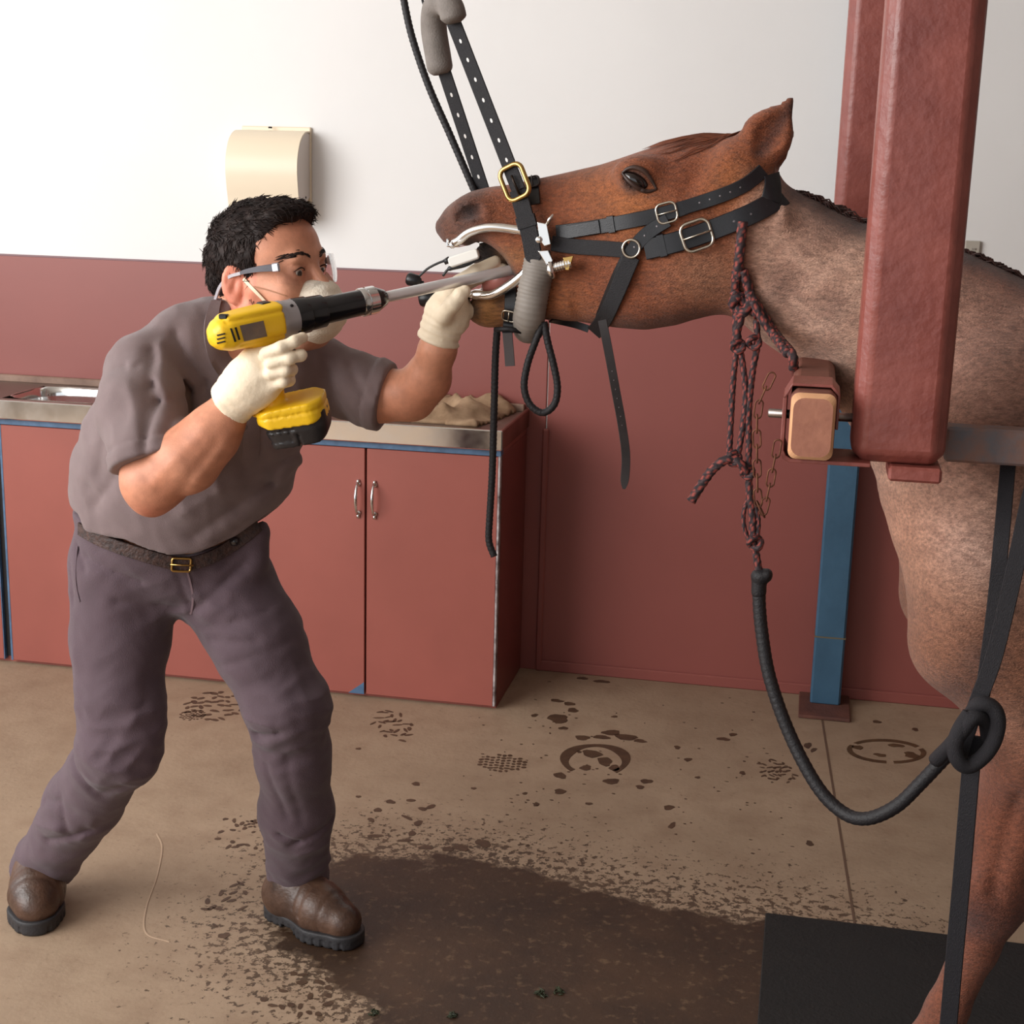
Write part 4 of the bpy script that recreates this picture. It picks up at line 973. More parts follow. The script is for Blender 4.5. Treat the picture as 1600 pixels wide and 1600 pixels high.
holes(PB, nb, [.2, .36, .53, .70, .86], M_hole, sb, r=.0022, lift=.0024, slot=.0042)
# thick padding that doubles over the hook
hk = spline([at(x, y, YY) for x, y, YY in [(710, 36, YH-.035), (705, 14, YH-.035), (693, 4, YH-.02), (680, 14, YH), (678, 45, YH+.015), (684, 85, YH+.02), (689, 116, YH+.02)]], 8)
n = len(hk); r = np.full(n, .0235); r[:4] = [.012, .017, .021, .0235]; r[-3:] = [.0225, .020, .014]
MB().tube(hk, r, 16).build('hook_padding', M_padgrey, sh, smooth=True, label='thick grey fleece padding')
Pc, Nc = lay([(812, 300), (820, 325), (830, 350), (836, 375), (841, 400), (842, 416)], .029); wc = np.full(len(Pc), .031); wc[-3:] = [.029, .024, .014]
MB().ribbon(Pc, Nc, wc, .006).build('cheek_strap', M_web, sh, auto=40)
bt_ = (A1-A0)/np.linalg.norm(A1-A0); bc_ = A0+(A1-A0)*.955; Pb0 = np.array([bc_-bt_*.06, bc_-bt_*.03, bc_, bc_+bt_*.03, bc_+bt_*.06]); Nb0 = np.tile(na[0], (5, 1))
bkl = buckle('buckle', Pb0, Nb0, .50, .058, .044, .0046, M_brass, sh, lift=.005, tongue=False, round_=.3, label='large brass buckle')
MB().tube([bc_+na[0]*.004+bt_*.030, bc_+na[0]*.008, bc_+na[0]*.007-bt_*.012], .0022, 8).build('tongue', mat('dark_tongue', (60, 52, 48), .35, 1.0), bkl, smooth=True)
keeper('keeper', Pc, Nc, .45, .036, M_web, sh, L_=.02, th=.009)
# smaller buckle over the bridge of the nose
Pn, Nn2 = lay([(838, 330), (836, 305), (834, 285), (830, 272)], .007); MB().ribbon(Pn, Nn2, .020, .004).build('nose_strap', M_leather, sh, auto=40)
buckle('buckle', Pn, Nn2, .78, .026, .024, .0020, mat('dark_metal', (70, 62, 60), .4, 1.0), sh, round_=.3, label='small dark buckle')
# ribbed rubber tube round the lower cheek
cp_ = spline([onto(846, 400, .004)[0], onto(842, 425, .008)[0], onto(836, 455, .010)[0], onto(829, 485, .014)[0], at(826, 504, YH-.03), at(826, 512, YH), at(826, 504, YH+.035)], 16)
rr = .0285+.0009*np.sin(np.arange(len(cp_))*2.2); rr[:6] = np.linspace(.020, rr[6], 6); 
MB().tube(cp_, rr, 20).build('ribbed_pad', M_padrib, sh, smooth=True, label='ribbed grey rubber pad')
# chin strap with buckles
Pj = spline([onto(803, 452, .010)[0], onto(799, 480, .010)[0], onto(795, 500, .009)[0], at(793, 520, YH-.05), at(795, 545, YH-.05), at(797, 572, YH-.05)], 6)
MB().ribbon(Pj[:19], (0, -1, .05), .021, .004).build('chin_strap', M_leather, sh, auto=40)
MB().ribbon(Pj[18:], (.1, -1, .05), .018, .003).build('chin_strap_end', mat('grey_strap_end', (78, 70, 70), .6), sh, auto=40, label='grey loose chin strap end')
nj = np.tile([0, -1., .05], (len(Pj), 1)); buckle('buckle', Pj, nj, .36, .022, .026, .0018, M_nickel, sh, round_=.35)
pj = at(795, 515, YH-.05); MB().tube([pj+[-.022, -.004, .0], pj+[0, -.008, .002], pj+[.024, -.004, -.002]], .0045, 8).build('roller', M_cord, sh, smooth=True)

# --- black suspension cord: down from above behind the nose, loops below the chin
def ribbed(pts, r, step=.0028, amp=.07, n=10):
    P = resample(pts, step); q = r*(1+amp*np.sin(np.arange(len(P))*2*math.pi/2.9)); return MB().tube(P, q, n)
cd = empty('hanging_rope', at(640, 30, YH+.05), 'black ribbed cord from above, passing behind the nose and looping below the chin', 'cord')
ribbed(spline([at(x, y, YH+.07) for x, y in [(626, -40), (632, 5), (645, 62), (670, 135), (702, 208), (742, 300), (752, 322)]], 10), .0068).build('hanging_run', M_cord, cd, smooth=True)
ribbed(spline([at(x, y, YH+.03) for x, y in [(655, -30), (660, 0), (668, 26)]], 6), .0022).build('thin_line', M_cord, cd, smooth=True)
ribbed(spline([at(x, y, YH-.06) for x, y in [(849, 503), (836, 535), (824, 570), (819, 605), (828, 632), (848, 645), (866, 632), (871, 605), (865, 570), (856, 535), (850, 503)]], 8), .0066).build('loop', M_cord, cd, smooth=True)
ribbed(spline([at(x, y, YH-.01) for x, y in [(778, 500), (774, 560), (772, 640), (769, 740), (765, 810), (764, 845), (772, 869)]], 8), .0068).build('tail', M_cord, cd, smooth=True)

# --- braided red and black lead with a sheathed lower end
M_braid = mat('braided_rope', (120, 40, 36), .75, attr=True, bump=.3, bscale=400)
def braid(pts, r, step=.004, n=12, seed=0):
    P = resample(pts, step); m = len(P); cols = []; rad = r*(1+.09*np.sin(np.arange(m)*2*math.pi/3.1))
    red = lin((168, 78, 68)); blk = lin((40, 30, 34)); gr = lin((74, 56, 58))
    for i in range(m):
        row = []
        for j in range(n):
            k = (j*2+i*1.0+seed); c = red if (math.sin(k*2*math.pi/6.0) > .62 and math.sin((j*2-i)*2*math.pi/8.0) > -.2) else (gr if math.sin((j*2-i*1.0)*2*math.pi/6.0) > .75 else blk)
            row.append(c)
        cols.append(row)
    mb = MB(); mb.tube(P, rad, n, cols=cols); return mb
rp = empty('braided_halter_rope', hp(1160, 430, -.1), 'red and black braided rope halter knotted below the throat of the horse', 'rope')
def bpath(seq): return spline([(onto(x, y, .008)[0] if Y is None else at(x, y, Y)) for x, y, Y in seq], 6)
yN = onto(1165, 470)[0][1]/SC-.02
for k, (nm, seq, r) in enumerate([
    ('neck_run', [(1160, 346, None), (1157, 380, None), (1154, 410, None), (1152, 435, None)], .0085),
    ('knot_strand', [(1150, 420, None), (1149, 445, None), (1152, 470, None), (1158, 492, yN), (1152, 515, yN)], .0075),
    ('knot_strand', [(1160, 420, None), (1168, 440, None), (1174, 462, None), (1168, 482, yN), (1152, 496, yN)], .0085),
    ('knot_strand', [(1146, 450, None), (1160, 462, None), (1172, 476, None), (1184, 492, yN)], .0085),
    ('right_run', [(1170, 458, yN), (1188, 485, yN), (1205, 512, yN), (1222, 535, yN-.05), (1238, 555, yN-.12), (1240, 575, yN-.1)], .0082),
    ('right_run', [(1176, 470, yN-.02), (1192, 500, yN-.02), (1210, 525, yN-.03), (1230, 552, yN-.12)], .0075),
    ('left_run', [(1152, 490, yN), (1151, 520, yN), (1153, 545, yN)], .008),
    ('hanging_strand', [(1151, 545, yN), (1146, 590, yN), (1143, 640, yN), (1140, 700, yN), (1140, 716, yN)], .0054),
    ('hanging_strand', [(1156, 542, yN), (1162, 580, yN), (1165, 620, yN), (1160, 670, yN), (1152, 718, yN)], .0054),
    ('hanging_strand', [(1182, 500, yN), (1183, 540, yN), (1176, 580, yN), (1170, 640, yN), (1170, 700, yN), (1168, 740, yN)], .0058),
    ('tail', [(1152, 716, yN-.005), (1135, 718, yN-.01), (1115, 732, yN-.01), (1097, 756, yN-.01), (1080, 783, yN-.01)], .0085),
    ('cross_strand', [(1140, 712, yN), (1152, 720, yN-.01), (1162, 730, yN-.01), (1168, 742, yN)], .0075),
    ('lower_run', [(1169, 735, yN), (1171, 770, yN), (1176, 810, yN), (1176, 840, yN), (1181, 865, yN), (1186, 892, yN)], .0068),
    ('lower_loop', [(1170, 778, yN), (1162, 800, yN), (1163, 825, yN), (1172, 848, yN)], .0042),
    ('lower_loop', [(1174, 778, yN), (1183, 800, yN), (1185, 825, yN), (1180, 848, yN)], .0042)]):
    braid(bpath(seq), r, seed=k).build(nm, M_braid, rp, smooth=True, col=True)
for x, y, s_ in [(1153, 541, .010), (1178, 535, .010), (1146, 716, .011), (1180, 848, .011), (1160, 470, .015), (1168, 738, .010)]:
    c = onto(x, y, .010)[0] if y == 470 else at(x, y, yN-.003)
    pts = [c+s_*np.array([math.cos(q)*.9, .5*math.sin(2*q)-.15, math.sin(q)*.9]) for q in np.linspace(0, 2*math.pi*1.4, 16)]
    braid(spline(pts, 3), s_*.55, seed=int(x)).build('knot', M_braid, rp, smooth=True, col=True)
# black sheathed lead from the rope down in a slack curve to the tether knot
YK = 2.44
lr = empty('lead_rope', at(1190, 900, yN), 'thick black lead rope sagging in a curve from the braided rope to the tether knot', 'rope')
seq = [(1189, 902, yN), (1186, 930, yN), (1190, 985, yN-.01), (1203, 1060, yN-.03), (1235, 1150, yN-.06), (1278, 1230, yN-.10), (1318, 1270, yN-.13), (1355, 1279, yN-.16), (1400, 1260, yN-.18), (1440, 1222, yN-.19), (1475, 1185, yN-.20), (1500, 1160, yN-.21)]
ribbed(spline([at(*q) for q in seq], 10), .0118, .004, .04, 12).build('rope', M_cord, lr, smooth=True)
c = at(1190, 900, yN)
def knob(p): return smin(sd_ell(p, c, (.019, .017, .014)), smin(sd_rc(p, c+[-.004, 0, -.004], c+[-.003, 0, -.03], .0135, .0135), sd_ell(p, c+[.010, -.004, .006], (.009, .012, .009)), .004), .004)
blob('end_knot', knob, c-.05, c+.04, .0028, M_cord, lr)
# flat tether straps from the side rail, tied in a knot
tt = empty('tether_strap', at(1575, 735, YK), 'black tether straps hanging from the side rail and tied in a large knot', 'strap')
M_teth = mat('black_tether_webbing', (30, 27, 32), .7, bump=.6, bscale=300, stretch=(4, 4, 1))
def web(name, seq, w, th=.007):
    P = spline([at(x, y, Y) for x, y, Y in seq], 8); o = MB().ribbon(P, np.tile([-.2, -1, .05], (len(P), 1)), w, th)
    return o.build(name, M_teth, tt, auto=50)
web('strap', [(1577, 700, YK+.125), (1574, 738, YK+.07), (1565, 840, YK), (1556, 930, YK), (1545, 1020, YK), (1534, 1090, YK), (1524, 1130, YK)], .0235)
web('strap', [(1650, 664, YK+.06), (1648, 672, YK+.005), (1638, 705, YK-.015), (1612, 770, YK-.02), (1592, 860, YK-.03), (1572, 950, YK-.03), (1552, 1030, YK-.03), (1530, 1090, YK-.03), (1512, 1140, YK-.03), (1500, 1180, YK-.02)], .026)
web('strap', [(1522, 1150, YK-.015), (1518, 1190, YK-.015), (1512, 1260, YK-.02), (1502, 1380, YK-.02), (1491, 1500, YK-.02), (1480, 1620, YK-.02), (1470, 1700, YK-.02)], .028)
kn = spline([at(x, y, Y) for x, y, Y in [(1515, 1120, YK-.03), (1530, 1100, YK-.05), (1550, 1105, YK-.05), (1559, 1125, YK-.05), (1554, 1155, YK-.05), (1538, 1180, YK-.05), (1514, 1197, YK-.055), (1497, 1188, YK-.06), (1492, 1165, YK-.06), (1500, 1140, YK-.06), (1516, 1115, YK-.055)]], 8)
MB().tube(kn, .0125, 12).build('knot_loop', M_teth, tt, smooth=True)
kn = spline([at(x, y, Y) for x, y, Y in [(1462, 1188, YK-.02), (1485, 1165, YK-.05), (1505, 1140, YK-.06), (1522, 1120, YK-.06), (1540, 1128, YK-.04), (1545, 1160, YK-.02)]], 8)
MB().tube(kn, .012, 12).build('knot_turn', M_teth, tt, smooth=True)

# --- dental mirror light in the mouth: white head, black cable, small black knobs
dl_ = empty('dental_light', at(725, 405, YH), 'white clip-on dental light with black cable at the upper lip of the horse', 'light')
a, b = at(702, 411, YH-.065), at(748, 396, YH-.06); t = (b-a)/np.linalg.norm(b-a)
hmk = MB().ribbon([a, a+t*.004, (a+b)/2, b-t*.004, b], (0, -1, .1), [.014, .019, .019, .019, .015], .018); hmk.build('housing', mat('white_plastic', (240, 236, 228), .4), dl_, bevel=.002, auto=40)
MB().tube(spline([at(x, y, YH-.07) for x, y in [(642, 437), (652, 434), (668, 420), (685, 411), (700, 406)]], 8), .0022, 8).build('cable', M_black, dl_, smooth=True)
MB().tube([at(694, 410, YH-.068), at(703, 405, YH-.066)], [.005, .006], 8).build('cable_gland', M_black, dl_, smooth=True)
MB().tube(spline([at(x, y, YH-.06) for x, y in [(692, 431), (702, 420), (725, 414), (752, 402)]], 6), [.0025]*6+[.0045]*9+[.004]*4, 8).build('clip', M_black, dl_, smooth=True)
kx = at(646, 438, YH-.07); MB().lathe(kx+[-.012, 0, .003], kx+[1, 0, -.2], [(0, .009), (.004, .012), (.02, .011), (.026, .006)], 12).build('knob', M_black, dl_, auto=40)
MB().tube([kx+[.008, 0, -.002], at(662, 442, YH-.07)], [.004, .003], 8).build('knob_stem', M_black, dl_, smooth=True)
kx = at(668, 466, YH-.02); MB().lathe(kx+[-.014, 0, -.003], kx+[1, 0, .2], [(0, .012), (.004, .0145), (.026, .0145), (.032, .010)], 14).build('lower_knob', M_black, dl_, auto=40)
# ================================================================ the person
M_skin = mat('skin', (205, 140, 110), .5, attr=True, var=.10, vscale=60, bump=.12, bscale=420, spec=.4)
M_shirt = mat('mauve_grey_knit', (122, 104, 104), .85, var=.06, vscale=30, bump=.35, bscale=900, sheen=.2)
M_trous = mat('plum_grey_denim', (86, 68, 76), .85, var=.12, vscale=9, bump=.35, bscale=700, stretch=(1, 1, .5), sheen=.15)
M_glove = mat('cream_latex', (246, 228, 200), .55, var=.04, vscale=25, bump=.2, bscale=140)
M_hair = mat('dark_brown_hair', (48, 35, 31), .6, color2=(28, 20, 19), vscale=60, spec=.2)
M_boot = mat('worn_brown_leather', (98, 70, 54), .42, color2=(58, 40, 32), vscale=18, bump=.3, bscale=120, rvar=.1)
M_sole = mat('black_rubber_sole', (44, 42, 44), .6, bump=.3, bscale=120)

YM = 2.72
man = empty('person', atz(265, 1420, 0), 'person in grey polo shirt and dust mask bending toward the horse mouth with a drill', 'person')
# ---- head frame: forward F, left L_, up U
a_h, p_h = math.radians(19), math.radians(9)
Fh = np.array([math.cos(a_h)*math.cos(p_h), -math.sin(a_h)*math.cos(p_h), math.sin(p_h)])
Rh = np.array([-math.sin(a_h), -math.cos(a_h), 0.0]); Uh = np.cross(Rh, Fh)
tl = math.radians(2); Uh, Rh = Uh*math.cos(tl)+Rh*math.sin(tl), Rh*math.cos(tl)-Uh*math.sin(tl)
Lh = -Rh; SH = 1.06; HC = at(424, 430, YM)
RHm = np.stack([Fh, Lh, Uh])
def hl(f, l, u): return HC+SH*(f*Fh+l*Lh+u*Uh)
def head_sdf(p):
    R = RHm; s = SH
    E = lambda c, r: sd_ell(p, hl(*c), np.array(r)*s, R)
    C = lambda a, b, ra, rb: sd_rc(p, hl(*a), hl(*b), ra*s, rb*s)
    d = E((-.012, 0, .036), (.096, .074, .082))
    d = smin(d, E((.030, 0, .000), (.058, .062, .086)), .03)
    d = smin(d, E((.030, 0, .050), (.056, .060, .042)), .03)
    for q in (-1, 1):
        d = smin(d, C((-.010, .055*q, -.055), (.062, .022*q, -.108), .026, .022), .03)
        d = smin(d, C((.060, .046*q, -.026), (.020, .062*q, -.018), .022, .018), .025)
    d = smin(d, E((.068, 0, -.108), (.024, .026, .018)), .025)
    d = smin(d, C((.082, -.030, .020), (.082, .030, .020), .013, .013), .018)
    for q in (-1, 1):
        d = smax(d, -E((.095, .031*q, -.002), (.020, .021, .014)), .012)
        d = smin(d, E((.0775, .031*q, .001), (.0155, .0165, .0135)), .004)            # lids over the eyeball
        d = smax(d, -E((.0925, .031*q, -.0015), (.013, .0135, .0050)), .002)
        d = smin(d, E((.062, .040*q, -.040), (.020, .022, .022)), .03)
    d = smin(d, C((.090, 0, .008), (.113, 0, -.036), .0085, .0135), .014)
    for q in (-1, 1): d = smin(d, E((.100, .013*q, -.040), (.012, .008, .009)), .008)
    d = smin(d, E((.092, 0, -.068), (.010, .022, .007)), .008); d = smin(d, E((.090, 0, -.078), (.010, .020, .006)), .006)
    for q in (-1, 1):                                                                       # ears
        c = np.array((-.010, .074*q, -.006)); ang = math.radians(28)
        nrm = Lh*q*math.cos(ang)+Fh*math.sin(ang); fd = Fh*math.cos(ang)-Lh*q*math.sin(ang); fd = fd-Uh*.0
        R2 = np.stack([fd, nrm, Uh]); tlt = math.radians(-10)
        R2 = np.stack([fd*math.cos(tlt)+Uh*math.sin(tlt), nrm, Uh*math.cos(tlt)-fd*math.sin(tlt)])
        base = hl(*c)-R2[0]*.012
        e = sd_ell(p, base, (.0205, .0085, .0345), R2)
        e = smax(e, -sd_ell(p, base+R2[1]*.009+R2[2]*.003+R2[0]*.002, (.0135, .0075, .025), R2), .003)
        e = smin(e, sd_rc(p, base+R2[2]*.018+R2[1]*.002+R2[0]*.004, base-R2[2]*.012+R2[1]*.003-R2[0]*.006, .0035, .004), .004)   # antihelix
        e = smin(e, sd_ell(p, base+R2[0]*.013-R2[2]*.004+R2[1]*.002, (.005, .005, .007), R2), .004)       # tragus
        e = smin(e, sd_ell(p, base-R2[2]*.030+R2[0]*.005, (.010, .0065, .010), R2), .006)                 # lobe
        d = smin(d, e, .006)
    return d
# ---- limbs (pixel, depth, radius in pixels)
ARM_R = [(222, 585, 2.56, 42), (238, 752, 2.42, 45), (292, 718, 2.42, 49), (330, 680, 2.43, 41), (362, 635, 2.44, 31)]
ARM_L = [(508, 585, 2.82, 40), (592, 617, 2.83, 40), (642, 618, 2.82, 36), (668, 592, 2.80, 33), (684, 545, 2.77, 26), (693, 512, 2.765, 21)]
TN = np.array([.30, -.95, 0.0])
TORSO = [(266, 840, 2.74, 142), (270, 780, 2.74, 146), (288, 730, 2.73, 150), (312, 680, 2.72, 150), (345, 630, 2.71, 132), (356, 592, 2.71, 104)]
g1 = atz(447, 1422, 0)[1]/SC; g2 = atz(62, 1400, 0)[1]/SC
LEG_R = [(194, 885, 2.74, 86), (190, 1000, 2.72, 73), (189, 1090, 2.68, 62), (186, 1168, 2.66, 60), (130, 1255, 2.76, 55), (64, 1360, g2, 48)]
LEG_L = [(334, 885, 2.78, 84), (402, 1000, 2.76, 70), (449, 1105, 2.74, 62), (459, 1180, 2.78, 56), (463, 1270, 2.84, 54), (466, 1376, g1, 47)]
def body_sdf(p):
    d = head_sdf(p)
    sh = lambda seq, k: pc([(x, y, Y, r*k) for x, y, Y, r in seq])
    nk = sd_chain(p, [(hl(-.030, 0, -.045), .062), (at(352, 520, YM+.01), .062), (at(345, 560, YM), .075)], .02)
    d = smin(d, nk, .022)
    t = sd_chain(p, sh(TORSO[1:], .84), .05, (TN, .70))
    t = smin(t, sd_chain(p, sh([(225, 578, 2.57, 42), (350, 545, 2.71, 46), (498, 578, 2.82, 40)], 1), .04), .05)
    d = smin(d, t, .03)
    d = smin(d, sd_chain(p, sh(ARM_R, 1), .025), .03)
    d = smin(d, sd_rc(p, at(236, 782, 2.43), at(244, 760, 2.42), .023, .03), .03)     # elbow point
    d = smin(d, sd_chain(p, sh(ARM_L, 1), .025), .03)
    d = smin(d, sd_chain(p, sh([(266, 800, 2.75, 130), (266, 826, 2.76, 128)], .86), .04, (TN, .72)), .04)
    d = smin(d, sd_chain(p, sh(LEG_R, .78), .03), .03); d = smin(d, sd_chain(p, sh(LEG_L, .78), .03), .03)
    # tendons of the forearm
    for a, b, A_, w_ in [((290, 770), (350, 690), .003, .010), ((262, 745), (330, 668), -.002, .010), ((320, 745), (372, 668), -.0015, .008)]:
        pa, pb = at(*a, 2.42)[[0, 2]], at(*b, 2.42)[[0, 2]]; d = d+A_*np.exp(-(seg_d(p[:, [0, 2]], pa, pb)/w_)**2)
    return d.astype(f4)
def skin_colors(V):
    P = V.astype(f4); q = (V-HC)/SH; f, l, u = q @ Fh, q @ Lh, q @ Uh
    c = np.tile(np.array(lin((214, 150, 120))), (len(V), 1)); mix = lambda c, col, w: c+(np.array(lin(col))-c)*np.clip(w, 0, 1)[:, None]
    hd = (np.linalg.norm(q, axis=1) < .17)
    n1, n2 = wob(P, 45, .7), wob(P, 130, 1.9)
    c = mix(c, (226, 136, 112), hd*(np.abs(l) > .066)*(f < .03)*(np.abs(u+.006) < .045)*.8)     # ears
    c = mix(c, (222, 160, 132), hd*np.exp(-((f-.055)/.04)**2-((u+.035)/.03)**2)*.7)            # cheek
    c = mix(c, (190, 120, 92), hd*np.exp(-((u-.075)/.03)**2)*.5)
    c = mix(c, (186, 120, 96), hd*np.exp(-((f-.085)/.02)**2-((u+.004)/.012)**2)*.5)            # eye hollow
    c = mix(c, (150, 112, 96), hd*(u < -.06)*(f > .0)*.5)                                      # beard shade
    arm = V[:, 2] < at(300, 560, 2.5)[2]
    c = mix(c, (196, 126, 96), arm*(.35+.3*n1)); c = mix(c, (208, 120, 96), np.exp(-(np.linalg.norm(V-at(236, 795, 2.40), axis=1)/.03)**2)*.7)
    c = mix(c, (150, 96, 74), arm*np.clip(n2*.4, 0, .3)*(V[:, 0] < at(420, 640, 2.5)[0]))       # forearm hair
    return np.clip(c*(1+.05*n2[:, None]), .01, 1)
V, Q = nets(body_sdf, (at(90, 800, 2.6)[0]-.05, 2.36*SC-.1, .07), (at(720, 600, 2.8)[0]+.03, 3.05*SC, hl(0, 0, .135)[2]), .0042, bs=20)
V = relax(V, Q, 1)
quads_mesh('body', V, Q, M_skin, man, skin_colors(V)); BT = BVHTree.FromPolygons([tuple(v) for v in V], [tuple(q) for q in Q])
def onto_t(tree, px, py, off, fallY=YM):
    d = Vector(ray(px, py)).normalized(); h = tree.ray_cast(Vector(CAMP), d)
    if h[0] is None: return at(px, py, fallY), np.array(-d)
    return np.array(h[0]+h[1]*off), np.array(h[1])
def lay_t(tree, pts, off, n=8, step=5, fallY=YM, it=2):
    px = resample(spline([(x, y, 0) for x, y in pts], n), step); P, Nn = zip(*[onto_t(tree, x, y, off, fallY) for x, y, _ in px]); P = np.array(P); Nn = np.array(Nn)
    k = np.ones(5)/5; sm = lambda a: np.stack([np.convolve(np.pad(a[:, i], 2, mode='edge'), k, 'valid') for i in range(3)], 1)
    for _ in range(it): P = sm(P); Nn = sm(Nn)
    return P, Nn/np.linalg.norm(Nn, axis=1)[:, None]
# eyes and brows
for q in (-1, 1):
    mb = MB(); c = hl(.0765, .031*q, -.001); r = .0132
    gaze = Fh*.95+Rh*.10-Uh*.22; gaze /= np.linalg.norm(gaze); gu = np.cross(gaze, Uh); gu /= np.linalg.norm(gu); gv = np.cross(gaze, gu)
    for i in range(17):
        for k in range(20):
            a, b = math.pi*i/16, 2*math.pi*k/20; deg = math.degrees(a)
            mb.v.append(tuple(c+r*(math.cos(a)*gaze+math.sin(a)*(math.cos(b)*gu+math.sin(b)*gv))))
            mb.c.append((.01, .01, .01) if deg < 12 else (lin((70, 50, 38)) if deg < 33 else lin((236, 226, 216))))
    mb.f = [(i*20+k, i*20+(k+1) % 20, (i+1)*20+(k+1) % 20, (i+1)*20+k) for i in range(16) for k in range(20)]; mb.m = [0]*len(mb.f)
    mb.build('eye', mat('eyeball', (230, 220, 210), .15, attr=True, coat=.3), man, smooth=True, col=True)
def hcast(f, l, u, frm, off=.002):          # drop onto the head surface toward its axis, in head coordinates
    o = hl(f, l, u)+np.array(frm)*.06; h = BT.ray_cast(Vector(o), Vector(-np.array(frm)))
    return (np.array(h[0])+np.array(frm)*off) if h[0] is not None else hl(f, l, u)
for q in (-1, 1):
    mb = MB()
    for k in range(70):
        t = RNG.random(); l0 = (.012+.042*t)*q; u0 = .021+.010*math.sin(min(1, t*1.5)*2.0)-.008*max(0, t-.6)+RNG.normal(0, .0021)
        p0 = hcast(.08, l0, u0, Fh, .0012); p1 = hcast(.08, l0+.007*q, u0+.003*(1-2*t), Fh, .0022)
        mb.tube([p0, (p0+p1)/2+Fh*.0006, p1], [.0008, .0008, .0002], 4)
    mb.build('eyebrow', M_hair, man, smooth=True)
    pts = [hcast(.085, .031*q+x, .0062-.0052*(x/.0135)**2, Fh, .0006) for x in np.linspace(-.0135, .0135, 11)]
    MB().tube(pts, .0004+.0009*np.sin(np.linspace(.2, 2.9, 11)), 6).build('upper_lash', M_hair, man, smooth=True)
# ---- hair: cap with lifted locks
def hair_sdf(p):
    q = (p-A3(HC))/SH; f, l, u = q @ A3(Fh), q @ A3(Lh), q @ A3(Uh)
    n = wob(p, 95, .3)*.0022+wob(p, 210, 1.1)*.0012
    d = sd_ell(p, hl(-.013, 0, .040), np.array((.104, .0815, .090))*SH, RHm)+n*SH
    d = smin(d, sd_ell(p, hl(.045, 0, .095), np.array((.048, .058, .026))*SH, RHm)+n, .02)
    # nape
    nape = sd_rc(p, hl(-.075, 0, .0), hl(-.066, 0, -.075), .052*SH, .040*SH, (Fh, .8))+n; d = smin(d, nape, .03)
    # hairline: keep what is behind / above the face
    al = np.abs(l)
    front = np.interp(u, [-.12, -.075, -.05, -.03, .0, .02, .045, .065, .078, .09, .11], [-.055, -.050, -.045, -.020, .012, .022, .030, .046, .066, .085, .12])
    front = front-.006*np.sin(l*120)
    cut = (f-front)*SH
    sb = sd_rc(p, hl(.012, -.070, .02), hl(.014, -.071, -.028), .013*SH, .006*SH, (Rh, .5)); sb2 = sd_rc(p, hl(.012, .070, .02), hl(.014, .071, -.028), .013*SH, .006*SH, (Rh, .5))
    ear = np.minimum(sd_ell(p, hl(-.014, -.080, -.012), np.array((.024, .022, .034))*SH, RHm), sd_ell(p, hl(-.014, .080, -.012), np.array((.024, .022, .034))*SH, RHm))
    d = smax(d, cut, .006); d = smin(d, np.minimum(sb, sb2), .008); d = smax(d, -ear, .006)
    return d.astype(f4)
lo_, hi_ = hl(-.03, 0, .02)-.15, hl(-.03, 0, .02)+.15
V, Q = nets(hair_sdf, lo_, hi_, .0032); V = relax(V, Q, 1); hair = quads_mesh('hair', V, Q, M_hair, man, label='short dark brown hair')
HAT = BVHTree.FromPolygons([tuple(v) for v in V], [tuple(q) for q in Q])
mb = MB(); cands = V[RNG.choice(len(V), 5200)]; 
for p0 in cands:
    q = (p0-HC)/SH; f, l, u = q @ Fh, q @ Lh, q @ Uh
    loc, nr, _, _ = HAT.find_nearest(Vector(p0)); nr = np.array(nr)
    if nr @ (p0-HC) < 0: continue
    flow = Fh*(.9 if u > .07 else -.35)+(-Uh)*(.2 if u > .07 else .9)+RNG.normal(0, .35, 3); flow -= nr*(flow @ nr); flow /= np.linalg.norm(flow)
    L0 = RNG.uniform(.010, .024)
    mb.tube([p0-nr*.001, p0+flow*L0*.5+nr*RNG.uniform(.001, .003), p0+flow*L0+nr*RNG.uniform(.000, .004)], [.0008, .0007, .0002], 4)
p0 = hl(-.115, -.02, .05); mb.tube([p0, p0-Fh*.012+Uh*.004, p0-Fh*.020+Uh*.012], [.0012, .001, .0003], 5)
o = mb.build('lock', M_hair, hair, smooth=True); o['kind'] = 'stuff'

